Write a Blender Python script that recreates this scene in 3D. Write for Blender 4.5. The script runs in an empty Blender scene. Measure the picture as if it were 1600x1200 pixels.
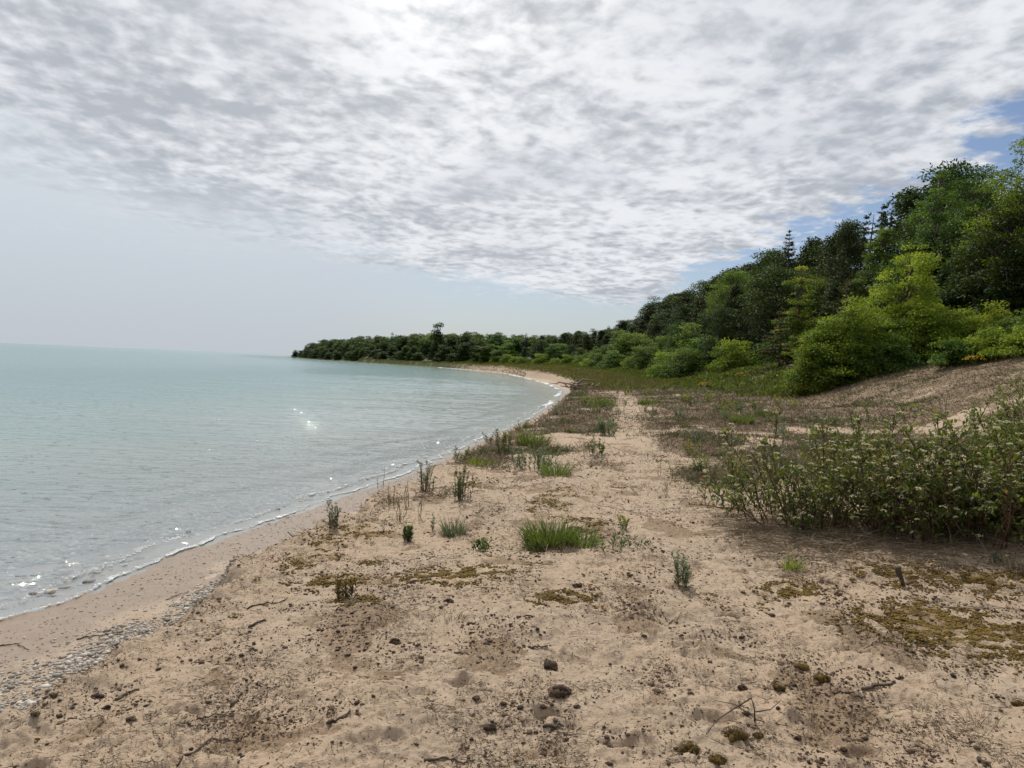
import bpy, math, random
import numpy as np
from mathutils import Matrix, Vector
R_ = math.radians
rng = np.random.default_rng(11)
random.seed(5)
sc = bpy.context.scene
COL = sc.collection

# ------------------------------------------------------------------ camera
F = 1160.0
PITCH, ROLL, CZ = R_(1.58), R_(2.33), 2.15
fw = np.array([0, math.cos(PITCH), -math.sin(PITCH)])
r0 = np.array([1.0, 0, 0]); u0 = np.cross(r0, fw)
rt = math.cos(ROLL)*r0 + math.sin(ROLL)*u0
up = -math.sin(ROLL)*r0 + math.cos(ROLL)*u0
CAM = np.array([0, 0, CZ])
cd = bpy.data.cameras.new('camera'); cam = bpy.data.objects.new('camera', cd); COL.objects.link(cam)
m = Matrix.Identity(4)
for i in range(3):
    m[i][0] = rt[i]; m[i][1] = up[i]; m[i][2] = -fw[i]; m[i][3] = CAM[i]
cam.matrix_world = m
cd.sensor_width = 36; cd.lens = 36*F/1600; cd.clip_start = 0.05; cd.clip_end = 60000
sc.camera = cam

def ray(px, py):
    d = fw + rt*((px-800)/F) - up*((py-600)/F)
    return d
def at_z(px, py, z):
    d = ray(px, py); t = (z-CZ)/d[2]; return CAM + d*t
def at_y(px, py, Y):
    d = ray(px, py); return CAM + d*(Y/d[1])
def proj(x, y, z):
    v = np.stack([x, y, z-CZ], -1)
    c = v @ fw
    return 800 + F*(v@rt)/c, 600 - F*(v@up)/c, c

# ------------------------------------------------------------------ noise
def _h(ix, iy, s):
    n = (ix.astype(np.int64)*374761393 + iy.astype(np.int64)*668265263 + s*1442695041) & 0xffffffff
    n = ((n ^ (n >> 13))*1274126177) & 0xffffffff
    return (n ^ (n >> 16)) & 0xffffffff
def noise(x, y, s=0):
    ix = np.floor(x); iy = np.floor(y); fx = x-ix; fy = y-iy
    ix = ix.astype(np.int64); iy = iy.astype(np.int64)
    ux = fx*fx*fx*(fx*(fx*6-15)+10); uy = fy*fy*fy*(fy*(fy*6-15)+10)
    def g(a, b, dx, dy):
        an = _h(a, b, s)*(2*math.pi/4294967296.0)
        return np.cos(an)*dx + np.sin(an)*dy
    n00 = g(ix, iy, fx, fy); n10 = g(ix+1, iy, fx-1, fy)
    n01 = g(ix, iy+1, fx, fy-1); n11 = g(ix+1, iy+1, fx-1, fy-1)
    return 1.4*((n00*(1-ux)+n10*ux)*(1-uy) + (n01*(1-ux)+n11*ux)*uy)
def fbm(x, y, o=4, s=0, gain=.5):
    r = 0; a = 1
    for i in range(o):
        r = r + a*noise(x*2**i+i*17.3, y*2**i-i*9.1, s+i); a *= gain
    return r
def ss(a, b, x):
    t = np.clip((x-a)/(b-a), 0, 1); return t*t*(3-2*t)

# ------------------------------------------------------------------ terrain
shore_px = [(0,975),(130,940),(300,862),(420,815),(480,795),(560,768),(640,742),(700,712),(760,685),(830,655),(870,627),(882,611),
            (862,601),(830,592),(790,583.5),(720,577),(660,572.3),(560,566),(500,562),(460,559),(441,557)]
sp = np.array([at_z(a, b, 0) for a, b in shore_px])
sY = np.concatenate([[-60, -8, 3.0], sp[:, 1], [1200, 4000]])
sX = np.concatenate([[-7.5, -4.6, sp[0, 0]-.3], sp[:, 0], [sp[-1, 0]+500, 3000]])
scarp_px = [(60,1062),(200,985),(270,955),(330,915),(380,870),(430,840),(520,806),(600,765),(650,748),(720,708),(780,680),(845,650)]
kp = np.array([at_z(a, b, .42) for a, b in scarp_px])
kY = np.concatenate([[-60, -4, 2.0], kp[:, 1], [60, 100, 200, 340, 5000]])
_d = np.concatenate([np.linspace(-60, 3, 64), np.geomspace(3.05, 5000, 900)])
def _smooth(a, w=13):
    k_ = np.hanning(w+2)[1:-1]; k_ /= k_.sum(); return np.convolve(np.pad(a, w//2, 'edge'), k_, 'valid')
_s = _smooth(np.interp(_d, sY, sX), 25)
def XS(Y): return np.interp(Y, _d, _s)
_kX = np.concatenate([[-5.4, -3.4, kp[0, 0]+.1], kp[:, 0], XS(np.array([60, 100, 200, 340, 5000.]))+np.array([1.2, 1.9, 1.6, 1.0, .8])])
_k = np.maximum(_smooth(np.interp(_d, kY, _kX), 25), _s+.5)
def XK(Y): return np.interp(Y, _d, _k)
fY = np.array([-60, 8, 25, 32, 60, 97, 160, 200, 250, 340, 420, 540, 780, 1000, 5000.])
fX = np.concatenate([[9, 9, 9.5, 12.0, 13, 15, 12], XS(fY[7:])+np.array([10, 4.5, 3.0, 2.4, 2, 1.5, 2, 2])])
def XF(Y): return np.interp(Y, fY, fX)

def base(X, Y):
    xs = XS(Y) + .12*noise(Y*.35, Y*0+3., 5)*np.minimum(1, Y/4+1)
    xk = XK(Y) + .16*fbm(X*.0+Y*.9, Y*0+7., 3, 6) + .05*noise(X*4, Y*4, 8)
    xf = XF(Y)
    d = X-xs
    bed = np.maximum(-4.0, .055*d - .03*np.clip(-d, 0, 2)*0)
    beach = .085*d
    w = np.maximum(xk-xs, .6)
    beach = np.minimum(beach, .10+.03*d)
    z = np.where(d < 0, bed, beach)
    dk = X-xk
    kf = np.interp(Y, [-10, 8, 25, 60, 150, 400], [.30, .30, .36, .75, 1.3, 1.2])
    plateau_rise = np.interp(Y, [-10, 7, 14, 32, 60, 120, 250], [.018, .022, .05, .07, .05, .05, .03])
    top = .13 + kf + plateau_rise*np.clip(dk, 0, np.maximum(xf-xk, 3)) + .03*np.clip(dk, 0, 1.0)
    wd = np.interp(Y, [0, 15, 60, 200], [.22, .3, .9, 1.3])
    t = ss(-wd*.5, wd*.5, dk)
    z = np.where(d > 0, z*(1-t) + top*t, z)
    # bluff
    db = X-xf
    sl = np.interp(Y, [-10, 20, 40, 150, 300, 600], [.20, .26, .30, .34, .36, .45])
    hb = np.interp(Y, [-10, 20, 45, 150, 300, 600, 800], [6.0, 6.2, 6.6, 6.6, 4.4, 3.5, 1.0])
    b = hb*(1-np.exp(-np.clip(db, 0, 400)*sl/hb)) * np.clip(db/3, 0, 1)**.6
    z = z + np.where(db > 0, b, 0)
    return z

HOLES = []
for a_, b_, r_, d_ in [(395, 1178, .085, .055), (250, 1165, .06, .03), (855, 1058, .10, .05), (985, 1100, .13, .045), (1265, 1085, .10, .03), (1080, 975, .10, .035),
                       (720, 1010, .09, .03), (590, 1085, .10, .03), (1010, 925, .10, .04), (1120, 1075, .10, .04), (470, 1010, .09, .03), (290, 1030, .09, .03),
                       (1360, 1130, .1, .03), (1500, 1040, .11, .03), (1140, 930, .1, .035), (1090, 860, .1, .03), (1060, 800, .12, .035), (700, 1150, .09, .04), (60, 1110, .08, .04)]:
    q_ = at_z(a_, b_, .70); HOLES.append((q_[0], q_[1], r_, d_))
def H(X, Y, detail=True):
    X = np.asarray(X, float); Y = np.asarray(Y, float)
    z = base(X, Y)
    dk = X-XK(Y); d = X-XS(Y)
    land = ss(-.1, .8, dk)
    z = z + land*(.10*fbm(X*.28, Y*.28, 3, 21)) + ss(0, 12, X-XF(Y))*.9*fbm(X*.07, Y*.07, 3, 31)
    z = z + 1.0*np.exp(-((X-20)/5.5)**2-((Y-25)/6.5)**2)
    z = z + .10*fbm(X*.55, Y*.55, 4, 33)*ss(-3, 2, X-XF(Y))*ss(40, 30, Y)
    # little hummock near the dogwoods and along the path
    z = z + .10*np.exp(-((X-3.8)**2+(Y-7)**2)/4.0)
    if detail:
        near = np.exp(-np.maximum(Y, 0)/40.0)
        rough = ss(-.3, .4, dk)*(.55+.45*ss(-.4, .5, fbm(X*.6, Y*.6, 2, 41)))
        dent = fbm(X*2.2, Y*2.2, 4, 51)
        z = z + land*rough*(.030*dent)
        z = z - land*.022*ss(.30, .62, noise(X*2.6+.9*noise(X*5, Y*5, 3), Y*2.6, 61))*near
        z = z + rough*near*(.013*ss(-.02, .05, fbm(X*4.4, Y*5.6, 4, 141)-.12) + .009*ss(-.02, .05, fbm(X*9, Y*12, 3, 142)-.18) + .005*ss(-.02, .06, fbm(X*22, Y*28, 2, 143)-.2))
        z = z + rough*near*.022*np.abs(fbm(X*7, Y*7, 3, 71))*ss(-.3, .3, noise(X*1.1, Y*1.1, 72))
        z = z + rough*near*(.009*fbm(X*20, Y*20, 3, 77)*ss(-.25, .3, noise(X*.9+5, Y*.9, 78)) + .012*ss(.25, .6, fbm(X*4.2, Y*4.2, 3, 79)))
        z = z + ss(-.8, 0, dk)*(1-ss(.2, .7, dk))*near*.05*fbm(X*5, Y*5, 3, 81)   # crumbled scarp
        z = z + (1-ss(-.5, .2, dk))*.004*fbm(X*6, Y*6, 3, 91)
    for (hx, hy, hr, hd) in HOLES:
        wx_ = hr*.5*noise(X*9, Y*9, 63); wy_ = hr*.5*noise(X*9+7, Y*9, 64); q = ((X-hx+wx_)**2+((Y-hy+wy_)*1.4)**2)/hr**2*1.3
        z = z - hd*np.exp(-q*q) + hd*.35*np.exp(-(np.sqrt(q)-1.45)**2*6)
    return z
def H1(x, y): return float(H(np.array([x]), np.array([y]))[0])
def ground(px, py):
    """point where the pixel's ray meets the terrain"""
    d = ray(px, py)
    t = np.geomspace(1.5, 900, 2600)
    P = CAM[None] + d[None]*t[:, None]
    h = base(P[:, 0], P[:, 1]) + 0
    h = H(P[:, 0], P[:, 1])
    i = np.argmax(P[:, 2] < h)
    if P[i, 2] >= h[i]: i = len(t)-1
    return Vector((P[i, 0], P[i, 1], h[i]))

# ------------------------------------------------------------------ mesh helpers
def make_mesh(name, V, faces, mat, parent=None, attrs=None, smooth=True, loc=None):
    """faces: list of (k, int array n*k)"""
    me = bpy.data.meshes.new(name)
    V = np.asarray(V, np.float32)
    me.vertices.add(len(V)); me.vertices.foreach_set('co', V.ravel())
    lt = np.concatenate([np.full(len(f), k, np.int32) for k, f in faces])
    li = np.concatenate([np.asarray(f, np.int32).ravel() for k, f in faces])
    me.loops.add(len(li)); me.loops.foreach_set('vertex_index', li)
    me.polygons.add(len(lt))
    ls = np.concatenate([[0], np.cumsum(lt)[:-1]]).astype(np.int32)
    me.polygons.foreach_set('loop_start', ls)
    try: me.polygons.foreach_set('loop_total', lt)
    except Exception: pass
    if smooth: me.polygons.foreach_set('use_smooth', np.ones(len(lt), bool))
    for k, a in (attrs or {}).items():
        at = me.attributes.new(k, 'FLOAT', 'POINT'); at.data.foreach_set('value', np.asarray(a, np.float32))
    me.update(calc_edges=True); me.validate()
    if mat: me.materials.append(mat)
    o = bpy.data.objects.new(name, me); COL.objects.link(o)
    if parent is not None: o.parent = parent
    if loc is not None: o.location = loc
    return o

class Geo:
    def __init__(s): s.V = []; s.F = {}; s.A = []; s.n = 0
    def add(s, V, F, k, a):
        V = np.asarray(V).reshape(-1, 3)
        s.V.append(V); s.F.setdefault(k, []).append(np.asarray(F).reshape(-1, k)+s.n)
        a = np.broadcast_to(np.asarray(a, float), (len(V),)); s.A.append(a); s.n += len(V)
    def build(s, name, mat, parent=None, smooth=True, loc=None):
        return make_mesh(name, np.concatenate(s.V), [(k, np.concatenate(v)) for k, v in s.F.items()], mat, parent,
                         {'tint': np.concatenate(s.A)}, smooth, loc)
def unit(v): return v/np.maximum(np.linalg.norm(v, axis=-1, keepdims=True), 1e-9)
def rdirs(n, r=rng):
    return unit(r.normal(size=(n, 3)))
def leaves(g, P, D, N, L, W, a, bend=.15):
    """diamond leaves: P base, D direction, N rough normal, L length, W width"""
    n = len(P); D = unit(D); S = unit(np.cross(D, N)); N = unit(np.cross(S, D))
    L = np.broadcast_to(L, (n,))[:, None]; W = np.broadcast_to(W, (n,))[:, None]
    v = np.stack([P, P+D*L*.45+S*W*.5+N*L*bend*.6, P+D*L-N*L*bend*.4, P+D*L*.45-S*W*.5+N*L*bend*.6], 1)
    f = np.arange(n*4).reshape(n, 4)
    g.add(v, f, 4, np.repeat(np.broadcast_to(a, (n,)), 4))
def leaves_fold(g, P, D, N, L, W, a, fold=.18):
    n = len(P); D = unit(D); S = unit(np.cross(D, N)); N = unit(np.cross(S, D))
    L = np.broadcast_to(L, (n,))[:, None]; W = np.broadcast_to(W, (n,))[:, None]
    m1 = P+D*L*.33; m2 = P+D*L*.68-N*L*.04; tip = P+D*L-N*L*.13
    v = np.stack([P, m1+S*W*.46+N*W*fold, m2+S*W*.40+N*W*fold*.8, tip, m2-S*W*.40+N*W*fold*.8, m1-S*W*.46+N*W*fold, m1, m2], 1)
    b = np.arange(n)[:, None]*8
    f4 = np.concatenate([b+np.array([[6, 1, 2, 7]]), b+np.array([[5, 6, 7, 4]])])
    f3 = np.concatenate([b+np.array([[0, 1, 6]]), b+np.array([[0, 6, 5]]), b+np.array([[7, 2, 3]]), b+np.array([[4, 7, 3]])])
    g.V.append(v.reshape(-1, 3)); g.F.setdefault(4, []).append(f4+g.n); g.F.setdefault(3, []).append(f3+g.n)
    g.A.append(np.repeat(np.broadcast_to(a, (n,)), 8)); g.n += n*8
def sticks(g, P0, P1, r0, r1, a, k=4):
    P0 = np.asarray(P0, float).reshape(-1, 3); P1 = np.asarray(P1, float).reshape(-1, 3); n = len(P0)
    D = unit(P1-P0); ref = np.where(np.abs(D[:, 2:3]) > .9, np.array([[1., 0, 0]]), np.array([[0, 0, 1.]]))
    S = unit(np.cross(D, ref)); T = np.cross(D, S)
    an = np.arange(k)*2*math.pi/k
    ring = S[:, None]*np.cos(an)[None, :, None] + T[:, None]*np.sin(an)[None, :, None]
    r0 = np.broadcast_to(r0, (n,))[:, None, None]; r1 = np.broadcast_to(r1, (n,))[:, None, None]
    v = np.concatenate([P0[:, None]+ring*r0, P1[:, None]+ring*r1], 1)
    i = np.arange(k); j = (i+1) % k
    f = np.stack([i, j, j+k, i+k], -1)[None] + (np.arange(n)*2*k)[:, None, None]
    g.add(v, f, 4, np.repeat(np.broadcast_to(a, (n,)), 2*k))
    top = (np.arange(k)+k)[None] + (np.arange(n)*2*k)[:, None]
    g.F.setdefault(k, []).append(top + g.n - n*2*k)
def path(g, P, r, a, k=6):
    P = np.asarray(P, float); r = np.asarray(r, float); n = len(P)
    T = unit(np.gradient(P, axis=0)); S = unit(np.cross(T, np.array([.31, .17, .93]))); B = np.cross(T, S)
    an = np.arange(k)*2*math.pi/k
    v = P[:, None] + (S[:, None]*np.cos(an)[None, :, None]+B[:, None]*np.sin(an)[None, :, None])*r[:, None, None]
    i = np.arange(k); j = (i+1) % k
    f = np.stack([i, j, j+k, i+k], -1)[None] + (np.arange(n-1)*k)[:, None, None]
    g.add(v, f, 4, a)
    g.F.setdefault(k, []).append(np.stack([np.arange(k)[::-1], np.arange(k)+(n-1)*k])+g.n-n*k)
def blades(g, P, D, L, W, a, droop=.5, seg=3):
    """curved grass blades, strips of quads ending thin"""
    n = len(P); D = unit(D); L = np.broadcast_to(L, (n,))[:, None]; W = np.broadcast_to(W, (n,))[:, None]
    hz = D*np.array([1, 1, 0]); hz = unit(hz+1e-6)
    S = unit(np.cross(D, rng.normal(size=(n, 3))))
    dr = np.broadcast_to(droop, (n,))[:, None]
    rows = []
    for i in range(seg+1):
        t = i/seg; c = P + D*L*t + (hz*.6-np.array([0, 0, .8]))*L*dr*t*t
        w = W*(1-t)**.7+W*.08
        rows += [c-S*w*.5, c+S*w*.5]
    v = np.stack(rows, 1)
    b = np.arange(seg)*2
    f = np.stack([b, b+1, b+3, b+2], -1)[None] + (np.arange(n)*(seg+1)*2)[:, None, None]
    g.add(v, f, 4, np.repeat(np.broadcast_to(a, (n,)), (seg+1)*2))
def lumps(g, P, r, a, flat=.7, seed=0):
    """irregular little clods (12-vertex deformed icosahedra)"""
    ph = (1+5**.5)/2
    I = np.array([(-1, ph, 0), (1, ph, 0), (-1, -ph, 0), (1, -ph, 0), (0, -1, ph), (0, 1, ph), (0, -1, -ph), (0, 1, -ph), (ph, 0, -1), (ph, 0, 1), (-ph, 0, -1), (-ph, 0, 1)])/1.9
    Fi = np.array([(0, 11, 5), (0, 5, 1), (0, 1, 7), (0, 7, 10), (0, 10, 11), (1, 5, 9), (5, 11, 4), (11, 10, 2), (10, 7, 6), (7, 1, 8), (3, 9, 4), (3, 4, 2), (3, 2, 6), (3, 6, 8), (3, 8, 9), (4, 9, 5), (2, 4, 11), (6, 2, 10), (8, 6, 7), (9, 8, 1)])
    r2 = np.random.default_rng(seed); n = len(P)
    s = r2.uniform(.6, 1.3, (n, 1, 3))*np.array([1, 1, flat]); th = r2.uniform(0, 6.3, n)
    v = I[None]*r2.uniform(.75, 1.25, (n, 12, 1))*s
    c, q = np.cos(th)[:, None], np.sin(th)[:, None]
    v = np.stack([v[..., 0]*c-v[..., 1]*q, v[..., 0]*q+v[..., 1]*c, v[..., 2]], -1)
    v = v*np.broadcast_to(r, (n,))[:, None, None]+P[:, None]
    f = Fi[None]+(np.arange(n)*12)[:, None, None]
    g.add(v, f, 3, np.repeat(np.broadcast_to(a, (n,)), 12))

def tag(o, label=None, cat=None, group=None, kind=None):
    if label: o['label'] = label
    if cat: o['category'] = cat
    if group: o['group'] = group
    if kind: o['kind'] = kind
    return o
def empty(name, loc):
    o = bpy.data.objects.new(name, None); COL.objects.link(o); o.location = loc; o.empty_display_size = .2
    return o

# ------------------------------------------------------------------ materials
class NT:
    def __init__(s, nt): s.nt = nt; nt.nodes.clear()
    def n(s, t, **kw):
        n = s.nt.nodes.new(t)
        for k, v in kw.items():
            if k == 'inp':
                for a, b in v.items():
                    if isinstance(b, bpy.types.NodeSocket): s.nt.links.new(b, n.inputs[a])
                    else: n.inputs[a].default_value = b
            else: setattr(n, k, v)
        return n
    def link(s, a, b): s.nt.links.new(a, b)
    def ramp(s, fac, stops, interp='LINEAR'):
        n = s.n('ShaderNodeValToRGB', inp={'Fac': fac}); cr = n.color_ramp; cr.interpolation = interp
        while len(cr.elements) < len(stops): cr.elements.new(.5)
        for e, (p, c) in zip(cr.elements, stops): e.position = p; e.color = c if len(c) == 4 else (*c, 1)
        return n.outputs['Color']
    def mix(s, f, a, b, mode='MIX'):
        n = s.n('ShaderNodeMix', data_type='RGBA', blend_type=mode)
        for i, v in ((0, f), (6, a), (7, b)):
            if isinstance(v, bpy.types.NodeSocket): s.link(v, n.inputs[i])
            else: n.inputs[i].default_value = v if i == 0 else ((*v, 1) if len(v) == 3 else v)
        return n.outputs[2]
    def math(s, op, a, b=0., c=0., clamp=False):
        n = s.n('ShaderNodeMath', operation=op, use_clamp=clamp)
        for i, v in ((0, a), (1, b), (2, c)):
            if isinstance(v, bpy.types.NodeSocket): s.link(v, n.inputs[i])
            else: n.inputs[i].default_value = v
        return n.outputs[0]
    def noise(s, vec, scale, detail=4, rough=.55, dist=0.):
        n = s.n('ShaderNodeTexNoise', inp={'Scale': scale, 'Detail': detail, 'Roughness': rough, 'Distortion': dist})
        if vec is not None: s.link(vec, n.inputs['Vector'])
        return n.outputs['Fac']
    def attr(s, name): return s.n('ShaderNodeAttribute', attribute_name=name).outputs['Fac']
    def smooth(s, v, a, b):
        n = s.n('ShaderNodeMapRange', interpolation_type='SMOOTHSTEP', inp={'From Min': a, 'From Max': b})
        s.link(v, n.inputs['Value']); return n.outputs[0]
def newmat(name):
    m = bpy.data.materials.new(name); m.use_nodes = True; return m, NT(m.node_tree)

def leaf_mat(name, stops, trans=.4, rough=.6, objvar=.25, spec=.18, tcol=None):
    m, t = newmat(name)
    a = t.attr('tint'); oi = t.n('ShaderNodeObjectInfo').outputs['Random']
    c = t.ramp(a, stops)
    hsv = t.n('ShaderNodeHueSaturation', inp={'Color': c, 'Saturation': 1.0})
    t.link(t.math('MULTIPLY_ADD', oi, objvar*.12, .5-objvar*.06), hsv.inputs['Hue'])
    oi2 = t.math('FRACT', t.math('MULTIPLY', oi, 7.31))
    t.link(t.math('MULTIPLY_ADD', oi2, objvar*2, 1-objvar), hsv.inputs['Value'])
    c = hsv.outputs['Color']
    p = t.n('ShaderNodeBsdfPrincipled', inp={'Base Color': c, 'Roughness': rough, 'Specular IOR Level': spec})
    tc = t.mix(1.0, c, (1.3, 1.3, .5), 'MULTIPLY') if tcol is None else t.mix(1.0, c, tcol, 'MULTIPLY')
    tr = t.n('ShaderNodeBsdfTranslucent', inp={'Color': tc})
    mx = t.n('ShaderNodeMixShader', inp={'Fac': trans, 1: p.outputs[0], 2: tr.outputs[0]})
    out = t.n('ShaderNodeOutputMaterial', inp={'Surface': mx.outputs[0]})
    return m
def solid_mat(name, stops, rough=.85, scale=20, bump=.3, bscale=60, objvar=0., spec=.3):
    m, t = newmat(name)
    tc = t.n('ShaderNodeTexCoord').outputs['Object']
    a = t.math('ADD', t.attr('tint'), t.math('MULTIPLY_ADD', t.noise(tc, scale, 5), .5, -.25), clamp=True)
    c = t.ramp(a, stops)
    b = t.n('ShaderNodeBump', inp={'Strength': bump, 'Distance': .01, 'Height': t.noise(tc, bscale, 4, .65)})
    p = t.n('ShaderNodeBsdfPrincipled', inp={'Base Color': c, 'Roughness': rough, 'Specular IOR Level': spec, 'Normal': b.outputs[0]})
    t.n('ShaderNodeOutputMaterial', inp={'Surface': p.outputs[0]})
    return m
# ------------------------------------------------------------------ light and sky
SUN_AZ, SUN_EL = R_(-16), R_(52)      # azimuth from +Y towards +X
sd = np.array([math.sin(SUN_AZ)*math.cos(SUN_EL), math.cos(SUN_AZ)*math.cos(SUN_EL), math.sin(SUN_EL)])
L = bpy.data.lights.new('sun', 'SUN'); L.energy = 3.7; L.angle = R_(.6); L.color = (1, .95, .87)
so = bpy.data.objects.new('sun', L); COL.objects.link(so)
so.rotation_euler = Vector(sd).to_track_quat('Z', 'Y').to_euler()

w = bpy.data.worlds.new('World'); sc.world = w; w.use_nodes = True
t = NT(w.node_tree)
tc = t.n('ShaderNodeTexCoord').outputs['Generated']
sky = t.n('ShaderNodeTexSky', sky_type='NISHITA', sun_disc=False, sun_elevation=SUN_EL, sun_rotation=SUN_AZ, altitude=180, air_density=1.0, dust_density=1.5, ozone_density=1.6)
sep = t.n('ShaderNodeSeparateXYZ', inp={0: tc})
x, y, z = sep.outputs
zc = t.math('ADD', t.math('MAXIMUM', z, 0.), .10)
u = t.math('DIVIDE', x, zc); v = t.math('DIVIDE', y, zc)
def cmb(a, b, c=0.): 
    n = t.n('ShaderNodeCombineXYZ')
    for i, q in enumerate((a, b, c)):
        if isinstance(q, bpy.types.NodeSocket): t.link(q, n.inputs[i])
        else: n.inputs[i].default_value = q
    return n.outputs[0]
uv = cmb(u, v)
# the bank of altocumulus: a band on the cloud layer, with a frayed edge
n_edge = t.noise(uv, .9, 5, .6)
ne = t.math('MULTIPLY_ADD', n_edge, 1.6, -.8)
ne_f = t.math('MULTIPLY_ADD', t.noise(uv, 5.2, 6, .62), 1.7, -.85)
ed = t.math('ADD', ne, ne_f)
# right edge u < 1.95(+...) ; left edge line ; far edge
right = t.smooth(t.math('ADD', t.math('SUBTRACT', t.math('MULTIPLY_ADD', v, -.17, 1.80), u), t.math('MULTIPLY', ed, .50)), -.06, .14)
# left edge line from (-3,3.6) to (-1.7,8): u - (-3 + (v-3.6)*.3)
le = t.math('SUBTRACT', u, t.math('MULTIPLY_ADD', v, .467, -3.15))
left = t.smooth(t.math('ADD', le, t.math('MULTIPLY', ed, .75)), -.45, .95)
far = t.smooth(t.math('ADD', t.math('SUBTRACT', 5.05, t.math('MULTIPLY_ADD', u, -.66, v)), t.math('MULTIPLY', ed, .6)), -.15, .4)
bank = t.math('MULTIPLY', t.math('MULTIPLY', right, left), far)
# cloud texture
warp = t.n('ShaderNodeTexNoise', inp={'Vector': uv, 'Scale': 1.3, 'Detail': 3})
wv = t.n('ShaderNodeVectorMath', operation='MULTIPLY_ADD', inp={0: warp.outputs['Color'], 1: (.16, .16, 0), 2: uv}).outputs[0]
mp = t.n('ShaderNodeMapping', inp={'Vector': wv, 'Rotation': (0, 0, R_(-20)), 'Scale': (1.0, .88, 1)}).outputs[0]
puffs = t.noise(mp, 14., 6, .54)
puff2 = t.noise(mp, 4.2, 4, .45)
big = t.noise(uv, 1.15, 4, .5)
dens = t.math('ADD', t.math('MULTIPLY', puffs, .48), t.math('ADD', t.math('MULTIPLY', puff2, .44), t.math('MULTIPLY', big, .62)))
# detail falls away towards the horizon, where the layer is seen edge-on
cover = t.smooth(dens, .50, .66)
cover = t.math('MULTIPLY_ADD', cover, .22, .78)
hz = t.smooth(z, .0, .16)
thick = t.smooth(dens, .61, .82)
# glow round the veiled sun
dot = t.n('ShaderNodeVectorMath', operation='DOT_PRODUCT', inp={0: tc, 1: tuple(np.array([math.sin(R_(-7))*math.cos(R_(32)), math.cos(R_(-7))*math.cos(R_(32)), math.sin(R_(32))]))}).outputs['Value']
g1 = t.math('POWER', t.math('MAXIMUM', dot, 0), 45.)
g2 = t.math('POWER', t.math('MAXIMUM', dot, 0), 7.)
thin_c = t.mix(t.math('MULTIPLY', g1, .9, clamp=True), (8.3, 8.5, 8.85), (12.0, 12.0, 11.9))
w2 = t.n('ShaderNodeTexNoise', inp={'Vector': mp, 'Scale': 9., 'Detail': 3})
wv2 = t.n('ShaderNodeVectorMath', operation='MULTIPLY_ADD', inp={0: w2.outputs['Color'], 1: (.16, .16, 0), 2: mp}).outputs[0]
vc = t.n('ShaderNodeTexVoronoi', feature='SMOOTH_F1', inp={'Vector': wv2, 'Scale': 12.5, 'Smoothness': .7}).outputs['Distance']
dens = t.math('ADD', dens, t.math('MULTIPLY_ADD', vc, -.24, .05))
dens = t.math('ADD', dens, t.math('MULTIPLY', t.smooth(u, .3, -1.2), .045))
dz = t.math('SUBTRACT', dens, t.math('MULTIPLY', t.math('SUBTRACT', t.noise(mp, 26., 4, .5), .5), .22))
thick = t.smooth(dz, .56, .92)
thick_c = t.mix(t.math('MULTIPLY', g2, 1., clamp=True), (3.9, 4.25, 4.85), (5.3, 5.6, 6.0))
cc = t.mix(thick, thin_c, thick_c)
# top right darker violet-grey patches come from larger noise
patch = t.smooth(t.noise(cmb(t.math('ADD', u, 5.), v), .95, 3, .5), .48, .66)
cc = t.mix(t.math('MULTIPLY', patch, .35), cc, t.mix(t.math('MULTIPLY', g2, 1., clamp=True), (4.3, 4.6, 5.4), (6.3, 6.5, 7.0)))
# hazy veil on the lake side and at the horizon
veil_c = t.mix(t.smooth(z, 0., .24), (5.3, 5.85, 6.4), (6.7, 7.2, 7.7))
leftness = t.smooth(t.math('ARCTAN2', x, y), .16, -.30)
veil_low = t.math('MULTIPLY_ADD', t.smooth(z, .16, .02), .62, 0.)
stre = t.noise(t.n('ShaderNodeMapping', inp={'Vector': tc, 'Scale': (2.2, 2.2, 26)}).outputs[0], 1.3, 4, .55)
veil = t.math('MAXIMUM', t.math('MULTIPLY', leftness, .93), t.math('MULTIPLY', veil_low, t.math('MULTIPLY_ADD', stre, 1.0, .42)), clamp=True)
blue = t.mix(1.0, sky.outputs[0], (.80, .84, .92), 'MULTIPLY')
bg = t.mix(veil, blue, veil_c)
# loose puffs outside the bank
loose = t.smooth(t.math('ADD', t.math('MULTIPLY', puffs, .6), t.math('MULTIPLY', n_edge, .5)), .585, .70)
loose = t.math('MULTIPLY', t.math('MULTIPLY', loose, t.smooth(z, .05, .12)), t.math('SUBTRACT', 1., t.math('MULTIPLY', leftness, .85)))
bg = t.mix(t.math('MULTIPLY', loose, .75), bg, (7.2, 7.5, 8.0))
col = t.mix(t.math('MULTIPLY', bank, cover), bg, cc)
bgn = t.n('ShaderNodeBackground', inp={'Color': col, 'Strength': .1})
t.n('ShaderNodeOutputWorld', inp={'Surface': bgn.outputs[0]})
sc.view_settings.view_transform = 'Standard'; sc.view_settings.look = 'None'
sc.view_settings.exposure = 0.0; sc.view_settings.gamma = 1

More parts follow.
